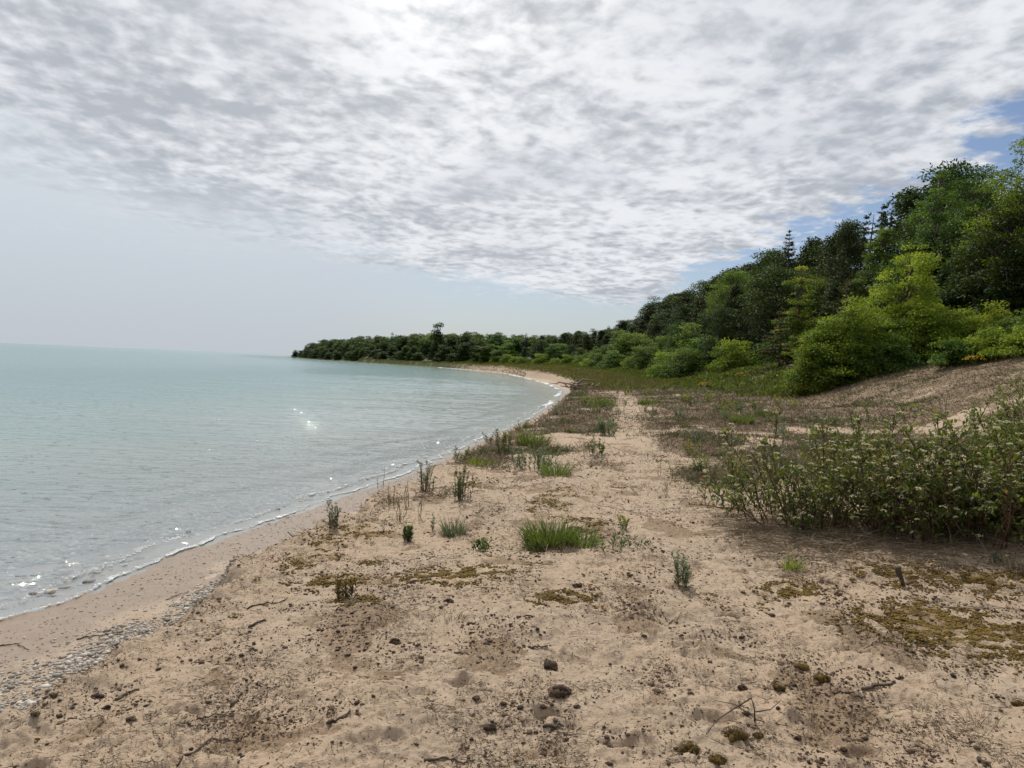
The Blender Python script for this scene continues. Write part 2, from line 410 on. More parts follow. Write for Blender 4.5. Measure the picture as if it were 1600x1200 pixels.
# ------------------------------------------------------------------ ground sheet
def polar(fine_step, fine_half, r_list):
    th = np.concatenate([np.arange(-180, -fine_half, 3.0), np.arange(-fine_half, fine_half, fine_step), np.arange(fine_half, 180, 3.0)])
    th = np.radians(th); R = np.asarray(r_list)
    X = R[:, None]*np.sin(th)[None]; Y = R[:, None]*np.cos(th)[None]
    nr, nt = X.shape
    i = np.arange(nr-1)[:, None]*nt; j = np.arange(nt)[None]; j2 = (j+1) % nt
    f = np.stack([i+j, i+j2, i+nt+j2, i+nt+j], -1).reshape(-1, 4)
    return X.ravel(), Y.ravel(), f[:, ::-1]
def gs(a, b, s): return np.exp(np.arange(math.log(a), math.log(b), s))
R1 = np.concatenate([gs(.3, 2, .05), gs(2, 12, .0034), gs(12, 60, .0055), gs(60, 900, .0065), gs(900, 1200, .02), gs(1200, 40000, .12)])
X, Y, Fq = polar(.085, 40, R1)
Z = H(X, Y)
far = ss(1100, 1500, np.hypot(X, Y)); Z = Z*(1-far) - 4*far*(X < XS(Y)+60) + far*3*(X >= XS(Y)+60)
dk = X-XK(Y); d = X-XS(Y); db = X-XF(Y)
onl = ss(0, .6, dk)
moss = ss(-.15, .75, fbm(X*.9, Y*.9, 3, 101)+.45*noise(X*6, Y*6, 102)-.12+.32*np.exp(-((X-3.6)**2/3+(Y-6.0)**2/1.2)))*onl*ss(4.2, 6.5, Y)
MOSS = []
for a_, b_, r_ in [(1470, 945, .42), (1500, 968, .30), (1445, 925, .25), (1420, 880, .35), (1530, 890, .35), (1240, 895, .2), (1590, 960, .2), (520, 855, .2), (705, 862, .32), (880, 905, .16), (560, 885, .15)]:
    q_ = at_z(a_, b_, .72); MOSS.append((q_[0], q_[1], r_)); moss = np.maximum(moss, 1.05*np.exp(-((X-q_[0])**2+((Y-q_[1])*1.3)**2)/r_**2))
px, py, _ = proj(X, np.maximum(Y, 1), Z)
def pathmask(X, Y):
    xc = (Y > 38)*-60*ss(38, 50, Y)+np.interp(Y, [0, 7, 9, 12, 18, 26, 40], [1.0, 1.75, 1.9, 2.1, 2.9, 4.2, 6.0])
    return np.exp(-((X-xc)/np.interp(Y, [0, 8, 26], [.9, .55, .7]))**2)
def vegf(X, Y):
    v_ = ss(-.35, .45, fbm(X*.33, Y*.33, 3, 111)+.45*noise(X*1.5, Y*1.5, 112)+np.interp(Y, [0, 8, 12, 20, 30, 45], [-1.4, -.6, .1, .45, .6, .9]))
    v_ = v_*ss(0, .5, X-XK(Y))*(1-np.interp(Y, [10, 20], [.92, .72])*pathmask(X, Y))
    return v_*(1-.45*ss(-.3, .4, noise(X*.6, Y*1.2, 116))*np.exp(-((X-13)/5)**2-((Y-21)/6)**2))
veg = vegf(X, Y)
wood = ss(0, 5, db+1.2*noise(X*.2, Y*.2, 9))*ss(36.5, 41, Y+.55*X+1.5*noise(X*.5, Y*.5, 19))*1.0 + ss(1.0, 3, db)*ss(100, 140, Y)
_thr = np.interp(Y, [170, 250], [.9, -1.6]); wood = np.maximum(wood, ss(170, 225, Y)*ss(_thr-.3, _thr+.5, d))
bed = ss(.02, -.08, Z)
wet = ss(.115, .055, Z+.02*fbm(X*1.3, Y*1.3, 3, 17))*ss(120, 60, np.hypot(X, Y))
crumb = ss(.1, .5, fbm(X*1.6, Y*1.6, 4, 121))*onl
gm, t = newmat('sandy_shore')
pos = t.n('ShaderNodeNewGeometry').outputs['Position']
gr = t.noise(pos, 900, 2, .7); fine = t.noise(pos, 120, 5, .7); md = t.noise(pos, 9, 5, .6); lg = t.noise(pos, .9, 4, .6)
c = t.ramp(md, [(.3, (.31, .232, .159)), (.7, (.42, .322, .232))])
c = t.mix(t.math('MULTIPLY', t.smooth(lg, .4, .65), .35), c, (.42, .30, .195))
c = t.mix(t.math('MULTIPLY', t.smooth(fine, .60, .72), .55), c, (.22, .14, .085))
c = t.mix(t.math('MULTIPLY', t.smooth(gr, .62, .72), .35), c, (.60, .52, .41))
# crumbs of dark organic dirt
vor = t.n('ShaderNodeTexVoronoi', feature='F1', inp={'Vector': pos, 'Scale': 55., 'Randomness': 1.})
vd = t.math('ADD', vor.outputs['Distance'], t.math('MULTIPLY_ADD', fine, .7, -.35))
vsel = t.math('GREATER_THAN', t.n('ShaderNodeSeparateColor', inp={0: vor.outputs['Color']}).outputs[0], t.math('MULTIPLY_ADD', t.attr('crumb'), -.42, .93))
cr = t.math('MULTIPLY', t.smooth(vd, .34, .20), vsel)
c = t.mix(t.math('MULTIPLY', cr, .8), c, (.09, .055, .03))
cm = t.smooth(t.math('ADD', t.attr('crumb'), t.math('MULTIPLY_ADD', t.noise(pos, 26, 8, .8), 2.4, -1.2)), .62, .95)
c = t.mix(t.math('MULTIPLY', cm, .68), c, t.ramp(fine, [(.35, (.07, .040, .020)), (.6, (.24, .16, .09))]))
# moss and low ground cover
mo = t.ramp(t.noise(pos, 40, 4, .7), [(.3, (.06, .038, .010)), (.5, (.15, .092, .016)), (.75, (.25, .165, .030))])
mm = t.smooth(t.math('ADD', t.math('MULTIPLY', t.attr('moss'), .62), t.math('MULTIPLY_ADD', t.noise(pos, 17, 9, .85), 3.0, -1.5)), .46, .66)
c = t.mix(t.math('MULTIPLY', mm, .8), c, mo)
vg = t.ramp(t.noise(pos, 14, 6, .75), [(.3, (.06, .042, .026)), (.47, (.15, .105, .062)), (.58, (.22, .16, .09)), (.75, (.38, .29, .19))])
vm = t.smooth(t.math('ADD', t.attr('veg'), t.math('MULTIPLY_ADD', t.noise(pos, 5, 8, .8), 2.2, -1.1)), .30, .62)
c = t.mix(t.math('MULTIPLY', vm, .85), c, vg)
wd = t.ramp(t.noise(pos, 1.2, 6, .7), [(.3, (.02, .03, .01)), (.5, (.05, .07, .02)), (.7, (.12, .13, .04))])
c = t.mix(t.attr('wood'), c, wd)
# lake bed: pale stones under the shallows
vb = t.n('ShaderNodeTexVoronoi', feature='F1', inp={'Vector': pos, 'Scale': 13., 'Randomness': 1.})
vbr = t.n('ShaderNodeSeparateColor', inp={0: vb.outputs['Color']}).outputs[0]
bc = t.ramp(vbr, [(0., (.10, .09, .07)), (.35, (.25, .21, .16)), (.7, (.42, .37, .30)), (1., (.62, .59, .52))])
bc = t.mix(t.smooth(vb.outputs['Distance'], .25, .6), bc, (.16, .13, .09))
stone = t.math('MULTIPLY', t.attr('bed'), t.smooth(t.math('ADD', t.noise(pos, .8, 4, .6), t.math('MULTIPLY', t.attr('bed'), .12)), .42, .58))
c = t.mix(stone, c, bc)
wetv = t.attr('wet')
c = t.mix(wetv, c, t.mix(1.0, c, (.66, .63, .60), 'MULTIPLY'))
bh = t.math('ADD', t.math('MULTIPLY', t.noise(pos, 28, 5, .65), .75), t.math('MULTIPLY', fine, .25))
bmp = t.n('ShaderNodeBump', inp={'Strength': .55, 'Distance': .03, 'Height': bh})
dry = t.math('SUBTRACT', 1., wetv)
t.link(t.math('MULTIPLY_ADD', dry, .75, .06), bmp.inputs['Strength'])
p = t.n('ShaderNodeBsdfPrincipled', inp={'Base Color': c, 'Normal': bmp.outputs[0], 'Roughness': t.math('MULTIPLY_ADD', dry, .62, .3), 'Specular IOR Level': .3})
t.n('ShaderNodeOutputMaterial', inp={'Surface': p.outputs[0]})
g = make_mesh('ground', np.stack([X, Y, Z], -1), [(4, Fq)], gm, None, dict(moss=moss, veg=veg, wood=np.clip(wood, 0, 1), bed=bed, wet=wet, crumb=crumb))
tag(g, 'sandy shore and bluff terrain', None, None, 'structure')

# ------------------------------------------------------------------ water
R2 = np.concatenate([gs(.8, 4, .01), gs(4, 110, .0032), gs(110, 200, .01), gs(200, 1500, .03), gs(1500, 50000, .15)])
X, Y, Fq = polar(.13, 42, R2)
gz = base(X, Y); R = np.hypot(X, Y); farw = ss(1100, 1500, R)
gz = gz*(1-farw) + np.where(X < XS(Y)+60, -4., 3.)*farw
d = -(X-XS(Y))
keep_v = gz < .2
# long low swells running in to the beach plus a small breaking ripple at the edge
s1 = .012*np.sin(d*5.2+2.2*noise(X*.5, Y*.5, 3)+Y*.6)*np.exp(-np.abs(d-1.6)/1.3)
s2 = .006*np.exp(-((d-.42-.22*noise(Y*.5, X*0, 4))/.10)**2)*ss(-.2, .35, noise(Y*.33, X*0+2, 7))
s3 = .010*fbm(X*1.1, Y*3.0, 3, 13)
qx = X+.6*noise(X*.3, Y*.3, 14); rp = .026*noise(qx*.55, Y*1.7+.25*X, 201)+.016*(.5-np.abs(noise(qx*1.1, Y*3.4-.5*X, 202)))+.0065*noise(qx*3.0, Y*7.5+.8*X, 203)+.05*noise(X*.12, Y*.4, 204)
gust = .65+.6*ss(-.3, .5, noise(X*.06, Y*.10, 205))
Zw = rp*gust*(1-ss(70, 110, R))*(.12+.88*ss(.2, 5, d)) + s3*np.exp(-R/60)*ss(0, 3, d) + np.where(R < 60, s1+s2, 0)*ss(-.1, .2, d)
depth = np.clip(-gz, 0, 5)
fm = keep_v[Fq].any(1)
wm, t = newmat('lake_water')
pos = t.n('ShaderNodeNewGeometry').outputs['Position']
dp = t.attr('depth')
mp1 = t.n('ShaderNodeMapping', inp={'Vector': pos, 'Rotation': (0, 0, R_(8)), 'Scale': (1., 2.6, 1.)}).outputs[0]
mp2 = t.n('ShaderNodeMapping', inp={'Vector': pos, 'Rotation': (0, 0, R_(-14)), 'Scale': (1., 2.0, 1.)}).outputs[0]
n1 = t.noise(mp1, 1.6, 5, .6, .3); n2 = t.noise(mp2, 6.0, 4, .6); n3 = t.noise(mp1, .14, 3, .5); n4 = t.noise(mp2, 22., 3, .6)
hh = t.math('ADD', t.math('MULTIPLY', n1, .050), t.math('MULTIPLY', n2, .015))
hh = t.math('ADD', hh, t.math('MULTIPLY', n4, .0022))
hh = t.math('ADD', hh, t.math('MULTIPLY', n3, .06))
spk = t.smooth(t.noise(mp2, 3.6, 3, .5), .63, .70)
hh = t.math('ADD', hh, t.math('MULTIPLY', spk, .13))
calm = t.smooth(dp, .0, .25)
bmp = t.n('ShaderNodeBump', inp={'Distance': 1.0, 'Height': hh, 'Strength': t.math('MULTIPLY_ADD', calm, .72, .25)})
wc = t.ramp(t.math('MULTIPLY', dp, .4, clamp=True), [(0, (.27, .28, .22)), (.12, (.22, .28, .235)), (.4, (.135, .228, .218)), (1, (.102, .20, .207))])
wc = t.mix(t.math('MULTIPLY', t.smooth(n3, .4, .62), .25), wc, (.10, .25, .26))
body = t.n('ShaderNodeBsdfDiffuse', inp={'Color': wc})
clear = t.n('ShaderNodeBsdfTransparent', inp={'Color': (.86, .93, .90, 1)})
opac = t.math('SUBTRACT', 1., t.math('EXPONENT', t.math('MULTIPLY', dp, -3.2)))
bm = t.n('ShaderNodeMixShader', inp={'Fac': opac, 1: clear.outputs[0], 2: body.outputs[0]})
gl = t.n('ShaderNodeBsdfGlossy', inp={'Color': (1, 1, 1, 1), 'Roughness': t.math('MULTIPLY_ADD', t.smooth(dp, .3, 3.0), .10, .035), 'Normal': bmp.outputs[0]})
bmp2 = t.n('ShaderNodeBump', inp={'Distance': 1.0, 'Height': hh, 'Strength': 1.0})
bmp3 = t.n('ShaderNodeBump', inp={'Distance': .9, 'Height': hh, 'Strength': .6, 'Normal': bmp2.outputs[0]})
fr = t.n('ShaderNodeFresnel', inp={'IOR': 1.33, 'Normal': bmp3.outputs[0]})
t.link(bmp.outputs[0], body.inputs['Normal'])
ff = t.math('MULTIPLY', t.math('SUBTRACT', 1., t.math('EXPONENT', t.math('MULTIPLY', fr.outputs[0], -2.4))), .56)
mx = t.n('ShaderNodeMixShader', inp={'Fac': ff, 1: bm.outputs[0], 2: gl.outputs[0]})
t.n('ShaderNodeOutputMaterial', inp={'Surface': mx.outputs[0]})
wo = make_mesh('water', np.stack([X, Y, Zw], -1), [(4, Fq[fm])], wm, None, dict(depth=depth))
tag(wo, 'calm turquoise lake water clear at the edge', None, None, 'structure')
# ------------------------------------------------------------------ plant materials
G_dark = leaf_mat('dark_leaves', [(0, (.018, .034, .010)), (.5, (.042, .076, .018)), (1, (.085, .130, .030))], trans=.30, objvar=.28)
G_mid = leaf_mat('green_leaves', [(0, (.030, .060, .014)), (.5, (.085, .140, .030)), (1, (.165, .235, .052))], trans=.38, objvar=.25)
G_lite = leaf_mat('yellow_green_leaves', [(0, (.055, .10, .016)), (.5, (.165, .235, .032)), (1, (.33, .38, .055))], trans=.42, objvar=.18)
G_gold = leaf_mat('golden_green_leaves', [(0, (.05, .085, .018)), (.5, (.15, .19, .03)), (1, (.36, .33, .05))], trans=.4, objvar=.1)
G_need = leaf_mat('conifer_needles', [(0, (.018, .028, .011)), (.5, (.042, .066, .021)), (1, (.085, .115, .034))], trans=.2, objvar=.3)
G_brown = leaf_mat('rusty_needles', [(0, (.035, .03, .012)), (.5, (.085, .065, .02)), (1, (.24, .19, .04))], trans=.25, objvar=.1)
G_dog = leaf_mat('dogwood_leaves', [(0, (.040, .062, .016)), (.5, (.095, .13, .030)), (.85, (.19, .21, .055)), (1, (.30, .17, .06))], trans=.42, objvar=.1, rough=.5, spec=.22)
G_blue = leaf_mat('grey_green_leaves', [(0, (.06, .085, .05)), (.5, (.13, .17, .115)), (1, (.24, .28, .21))], trans=.25, objvar=.2)
G_herb = leaf_mat('herb_leaves', [(0, (.035, .06, .02)), (.5, (.07, .11, .033)), (1, (.14, .18, .055))], trans=.32, objvar=.25)
G_grass = leaf_mat('green_grass', [(0, (.05, .085, .02)), (.5, (.10, .15, .032)), (1, (.20, .24, .07))], trans=.35, objvar=.2)
G_dry = leaf_mat('dry_stems', [(0, (.055, .038, .024)), (.35, (.14, .10, .062)), (.7, (.27, .21, .14)), (1, (.44, .37, .27))], trans=.15, objvar=.15, tcol=(1.1, 1, .8))
M_bark = solid_mat('bark', [(0, (.03, .022, .016)), (.5, (.075, .058, .043)), (1, (.16, .13, .10))])
M_twig = solid_mat('reddish_twigs', [(0, (.045, .022, .015)), (.5, (.10, .05, .032)), (1, (.19, .12, .08))])
M_wood = solid_mat('weathered_wood', [(0, (.05, .035, .025)), (.5, (.13, .095, .065)), (1, (.36, .29, .21))], scale=60)
M_clod = solid_mat('dark_clod', [(0, (.025, .015, .009)), (.5, (.085, .052, .030)), (1, (.21, .135, .08))], scale=40, bump=.8, bscale=150)
M_mossc = solid_mat('moss_cushion', [(0, (.04, .024, .008)), (.5, (.135, .084, .014)), (1, (.26, .165, .028))], scale=60, bump=.9, bscale=260)
M_stone = solid_mat('beach_stones', [(0, (.12, .10, .08)), (.5, (.27, .24, .20)), (1, (.52, .48, .42))], scale=30, bump=.25, rough=.7)
M_flow = leaf_mat('white_blossom', [(0, (.36, .33, .15)), (.5, (.60, .56, .32)), (1, (.78, .74, .52))], trans=.25, objvar=.05, tcol=(1, 1, .9))
M_yel = leaf_mat('yellow_blossom', [(0, (.45, .26, .01)), (1, (.75, .48, .03))], trans=.25, objvar=.05, tcol=(1, 1, .6))

# ------------------------------------------------------------------ trees
def limb_pts(p0, p1, n=5, wob=.06, r=rng):
    t_ = np.linspace(0, 1, n)[:, None]; Ld = np.linalg.norm(p1-p0)
    P = p0+(p1-p0)*t_ + np.array([0, 0, 1])*Ld*.10*np.sin(t_*math.pi)
    P[1:-1] += r.normal(size=(n-2, 3))*wob*Ld
    return P
def broadleaf(Ht, Wd, ncl, nlf, ls, seed, low=.18, shape='egg', lean=0., hi_spread=1.0, clr=.17, asp=.45):
    """returns (crown Geo, trunk Geo): clumps of leaves at the ends of limbs"""
    r = np.random.default_rng(seed); C_ = Geo(); T_ = Geo()
    cl = []
    subs = [(0., 0., 1., 1.)]
    if shape == 'multi':
        subs = [(0., 0., 1., .62)]+[(math.cos(q)*Wd*.30*r.uniform(.6, 1.15), math.sin(q)*Wd*.30*r.uniform(.6, 1.15), r.uniform(.5, .92), r.uniform(.38, .6)) for q in np.arange(6)*1.047+r.uniform(-.4, .4, 6)]
        subs += [(math.cos(q)*Wd*r.uniform(.05, .42), math.sin(q)*Wd*r.uniform(.05, .42), r.uniform(.4, 1.0), r.uniform(.18, .30)) for q in r.uniform(0, 6.28, 7)]
    tries = 0
    while len(cl) < ncl and tries < 20000:
        tries += 1
        h = r.uniform(low, 1.0); th = r.uniform(0, 2*math.pi)
        tt = (h-low)/(1-low)
        if shape == 'egg': env = math.sin(math.pi*min(1, tt*.86+.12))**.75
        elif shape == 'shrub': env = (1-tt)**.55*(.75+.25*min(1, tt*4))
        else: env = math.sin(math.pi*min(1, tt*.8+.16))**.5
        env *= 1+.24*math.sin(th*2+seed)+.14*math.sin(th*3+seed*2.1+h*7)
        rad = env*r.uniform(.35, 1.0)**.6
        if shape == 'multi':
            sx_, sy_, sh_, sw_ = subs[int(r.integers(0, len(subs)))]
            env = (1-tt)**.6*(.8+.2*min(1, tt*4))*(1+.25*math.sin(th*2+sx_*9)); rad = env*sw_*r.uniform(.2, 1.)**.6
            c = np.array([sx_*(1-.3*tt)+math.cos(th)*rad*Wd/2+lean*Ht*h*h, sy_*(1-.3*tt)+math.sin(th)*rad*Wd/2, h*Ht*sh_])
        else: c = np.array([math.cos(th)*rad*Wd/2+lean*Ht*h*h, math.sin(th)*rad*Wd/2, h*Ht])
        if all(np.linalg.norm((c-q)/np.array([1, 1, .7])) > clr*Wd*.62 for q in cl): cl.append(c)
    cl = np.array(cl); n = len(cl)
    size = clr*Wd*r.uniform(.55, 1.4, n)
    # trunk
    zt = Ht*.82; tp = limb_pts(np.array([0, 0, -.3]), np.array([lean*Ht*.6, 0, zt]), 8, .018, r)
    path(T_, tp, np.linspace(Ht*.018+.02, Ht*.004, 8), .45, 7)
    for c, s_ in zip(cl, size):
        if r.random() < .75 or n < 30:
            hb = np.clip(c[2]-np.hypot(c[0], c[1])*r.uniform(.5, 1.0), .05*Ht, zt*.96)
            b0 = np.array([np.interp(hb, tp[:, 2], tp[:, 0]), np.interp(hb, tp[:, 2], tp[:, 1]), hb])
            P = limb_pts(b0, c, 5, .05, r); rr = (.006+.009*np.linalg.norm(c-b0)/Wd*2)*Ht*.55
            path(T_, P, np.linspace(rr, rr*.25, 5), r.uniform(.3, .7), 4)
    per = np.maximum((size/size.mean())**2*nlf/n, 4).astype(int)
    idx = np.repeat(np.arange(n), per); N = len(idx)
    d = rdirs(N, r); d[:, 2] = np.abs(d[:, 2])*r.choice([1, 1, -0.6], N)
    rad = r.uniform(0, 1, N)**.38
    P = cl[idx] + d*rad[:, None]*size[idx][:, None]*np.array([1.2, 1.2, asp])
    # sprays that stick out
    k = r.random(N) < .16
    P[k] += d[k]*size[idx[k]][:, None]*r.uniform(.05, .55, (k.sum(), 1))*np.minimum(1, .35/np.maximum(size[idx[k]][:, None], .01)+.4)
    D = unit(d*np.array([1, 1, .4])+r.normal(size=(N, 3))*.6-np.array([0, 0, .15]))
    Nn = unit(np.array([0, 0, 1.])+r.normal(size=(N, 3))*.42+d*.3)
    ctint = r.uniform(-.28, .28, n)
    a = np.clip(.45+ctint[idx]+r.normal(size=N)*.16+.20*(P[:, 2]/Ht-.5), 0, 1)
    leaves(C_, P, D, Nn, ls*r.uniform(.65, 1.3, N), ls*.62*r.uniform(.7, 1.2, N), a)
    return C_, T_
def conifer(Ht, Wd, nw, seed, dens=1., low=.06, sl=.30, droop=.25, gap=.0):
    r = np.random.default_rng(seed); C_ = Geo(); T_ = Geo()
    tp = np.array([[0, 0, -.3], [0, 0, Ht*.5], [0, 0, Ht]]) + np.array([[0, 0, 0], [r.normal()*.05, r.normal()*.05, 0], [r.normal()*.1, r.normal()*.1, 0]])
    path(T_, tp, [Ht*.016+.02, Ht*.010, .012], .35, 6)
    b0s, b1s = [], []
    for w_ in range(nw):
        tt = (w_+r.uniform(0, .6))/nw; h = Ht*(low+(1-low)*tt)
        L_ = Wd/2*((1-tt)**.82)*1.0+.10*Ht/10
        for k in range(int(r.integers(5, 9))):
            if r.random() < gap: continue
            th = r.uniform(0, 6.283); l = L_*r.uniform(.6, 1.18)
            e = np.array([math.cos(th)*l, math.sin(th)*l, (-droop+.55*tt)*l])
            b0s.append([0, 0, h]); b1s.append(np.array([0, 0, h])+e)
    b0 = np.array(b0s); b1 = np.array(b1s); nb = len(b0)
    sticks(T_, b0, b1, Ht*.0022, Ht*.0008, .3, 3)
    ll = np.linalg.norm(b1-b0, axis=1); per = np.maximum(ll*16*dens, 5).astype(int)
    idx = np.repeat(np.arange(nb), per); N = len(idx)
    q = r.uniform(.12, 1.06, N)**.8; D0 = unit(b1-b0)[idx]
    P = b0[idx]+(b1-b0)[idx]*q[:, None]+r.normal(size=(N, 3))*.04*Ht/10
    side = unit(np.cross(D0, [0, 0, 1.]))*r.choice([-1, 1], N)[:, None]
    D = unit(D0*.55+side*r.uniform(.1, 1.1, (N, 1))-np.array([0, 0, 1])*r.uniform(-.15, .5, (N, 1)))
    Nn = unit(np.array([0, 0, 1.])+r.normal(size=(N, 3))*.45)
    a = np.clip(.42+r.normal(size=N)*.2+.25*(q-.6), 0, 1)
    leaves(C_, P, D, Nn, sl*r.uniform(.6, 1.3, N)*(1.1-.5*q), sl*.34*r.uniform(.7, 1.3, N), a, .05)
    # leader
    leaves(C_, np.repeat(np.array([[0, 0, Ht*.985]]), 10, 0), rdirs(10, r)*np.array([.5, .5, .2])+np.array([0, 0, 1.]), rdirs(10, r), sl*.9, sl*.12, .4)
    return C_, T_

protos = {}
def proto(key, geo, leafm, Ht, Wd):
    """a ready mesh pair for a kind of tree"""
    C_, T_ = geo
    co = C_.build('crown', leafm); to = T_.build('trunk', M_bark)
    cm, tm = co.data, to.data
    bpy.data.objects.remove(co); bpy.data.objects.remove(to)
    protos[key] = (cm, tm, Ht, Wd)
def plant_tree(name, key, loc, Ht, label, cat, group=None, rz=None, wsc=1., lean=(0, 0)):
    cm, tm, h0, w0 = protos[key]
    e = empty(name, loc); s_ = Ht/h0
    e.rotation_euler = (lean[0], lean[1], random.uniform(0, 6.28) if rz is None else rz)
    e.scale = (s_*wsc, s_*wsc, s_)
    for nm, me in (('trunk', tm), ('crown', cm)):
        o = bpy.data.objects.new(nm, me); COL.objects.link(o); o.parent = e
    return tag(e, label, cat, group)

# kinds, real size in metres: far ones carry larger leaf sprays
for i in range(4):
    proto('leafy%d' % i, broadleaf(8, 6.4, 130, 14000, .175, 100+i, low=.12, shape=['multi', 'round', 'egg', 'multi'][i], clr=.095), [G_dark, G_mid, G_dark, G_mid][i], 8, 6.4)
for i in range(3):
    proto('low%d' % i, broadleaf(3.2, 4.4, 90, 8000, .15, 200+i, low=.03, shape='multi', clr=.10), [G_mid, G_lite, G_mid][i], 3.2, 4.4)
for i in range(3):
    proto('fir%d' % i, conifer(9, [3.4, 4.2, 3.0][i], 24, 300+i, 1.5, sl=.34), G_need, 9, 3.6)
for i in range(3):
    proto('cedar%d' % i, broadleaf(9, 3.8, 130, 9000, .21, 400+i, low=.04, shape='shrub', clr=.12, asp=.8), G_need, 9, 4.2)
for i in range(3):
    proto('distant%d' % i, broadleaf(9, 8.5, 60, 5200, .55, 500+i, low=.0, shape='multi', clr=.13), [G_dark, G_dark, G_mid][i], 9, 8.5)
proto('distantfir', conifer(10, 3.6, 15, 520, .9, sl=.7), G_need, 10, 3.6)

sil = np.array([(430,556),(447,546),(470,537),(500,529),(540,528),(560,525),(600,524),(625,520),(660,521),(700,518),(740,519),(800,520),(860,523),(900,517),(940,513),
 (970,502),(1000,492),(1010,470),(1050,464),(1090,457),(1105,434),(1150,420),(1185,407),(1200,398),(1222,392),(1240,390),(1285,370),(1330,348),(1360,322),(1380,312),(1420,290),(1445,268),(1500,244),(1540,237),(1560,243),(1600,226),(1700,190),(1900,150)], float)
def top_z(X, Y):
    """height a crown at (X,Y) reaches when it stands on the wood's skyline"""
    px, _, _ = proj(np.array([X]), np.array([Y]), np.array([5.0])); px = float(px[0])
    return at_y(px, np.interp(px, sil[:, 0], sil[:, 1]), Y)[2], px

used = []
def grp(kind, where): return '%s in the wood %s' % (kind, where)
n_tree = 0
# --- the wooded bluff, from the near dune to where the shore turns
Yr = 30.
random.seed(21)
while Yr < 215:
    step = 3.4+Yr*.020
    rows = [1.5, 5, 9.0, 13.5, 18.5, 24.0] if Yr < 100 else [1.5, 5.5, 10.0, 15.0, 21., 28.]
    for ri, off in enumerate(rows):
        Y_ = Yr+random.uniform(-1.3, 1.3); X_ = XF(Y_)+off+random.uniform(-1.2, 1.2)+ (2.0 if Y_ < 60 else 0)
        if Y_ < 52 and ri < 2: continue              # hand placed there
        if Y_ < 40 and X_ < 19: continue
        z_ = H1(X_, Y_); tz, px = top_z(X_, Y_)
        if px > 1720: continue
        back = ri >= (len(rows)-2 if Y_ < 105 else 1)
        hmax = tz-z_
        if hmax < 1.8: continue
        if ri == 0: Ht = min(hmax*.8, random.uniform(1.6, 3.2)); key = 'low%d' % random.choice([0, 1, 1, 2])
        elif ri == 1: Ht = min(hmax*.85, random.uniform(2.8, 5.2)); key = random.choice(['low0', 'low2', 'leafy0', 'leafy2', 'cedar0', 'leafy3', 'cedar1'])
        elif not back: Ht = min(hmax*.97, random.uniform(5.5, 8.5)); key = random.choice(['leafy0', 'leafy1', 'leafy2', 'cedar1', 'fir1', 'cedar2', 'cedar0'])
        else: Ht = hmax*random.uniform(.90, 1.06)*(1. if Y_ < 100 or ri > 2 else (.62, .62, .8)[ri]); key = random.choice(['leafy0', 'leafy2', 'cedar0', 'cedar1', 'fir1', 'fir0', 'fir2', 'fir1', 'fir0'])
        if 140 < Y_ and key.startswith('leafy0'): key = 'fir2'
        if Y_ > 100 and back and key.startswith('fir') and random.random() < .7: key = random.choice(['leafy0', 'cedar0', 'cedar1'])
        Ht = min(Ht, 15 if Y_ > 60 else 10.5)
        con = key.startswith('fir') or key.startswith('cedar'); low = key.startswith('low')
        if con: nm, cat, lb, gr = ('fir_tree' if key[0] == 'f' else 'cedar_tree'), 'conifer', ('narrow dark pointed fir' if key[0] == 'f' else 'dense dark green cedar')+(' on the ridge of the wooded bluff' if back else ' in the middle of the wooded slope'), 'dark conifers of the wooded bluff'
        elif low: nm, cat, lb, gr = 'broadleaf_shrub', 'shrub', ('light yellow green' if key == 'low1' else 'mid green')+' leafy shrub along the foot of the wooded bluff', 'leafy shrubs along the foot of the bluff'
        else: nm, cat, lb, gr = 'broadleaf_tree', 'tree', ('dark' if key in ('leafy0', 'leafy2') else 'mid green')+' round crowned broadleaf tree '+('on the ridge of the bluff' if back else 'in the middle of the wooded slope'), 'broadleaf trees of the wooded bluff'
        plant_tree(nm, key, (X_, Y_, z_-.1), Ht, lb, cat, gr, wsc=random.uniform(.85, 1.15)*(1.25 if low else 1.0)*(1.45 if Y_ > 100 and key[:3] in ('fir', 'ced') else 1.15 if Y_ > 100 else 1.))
        n_tree += 1
    Yr += step
print('bluff trees', n_tree)
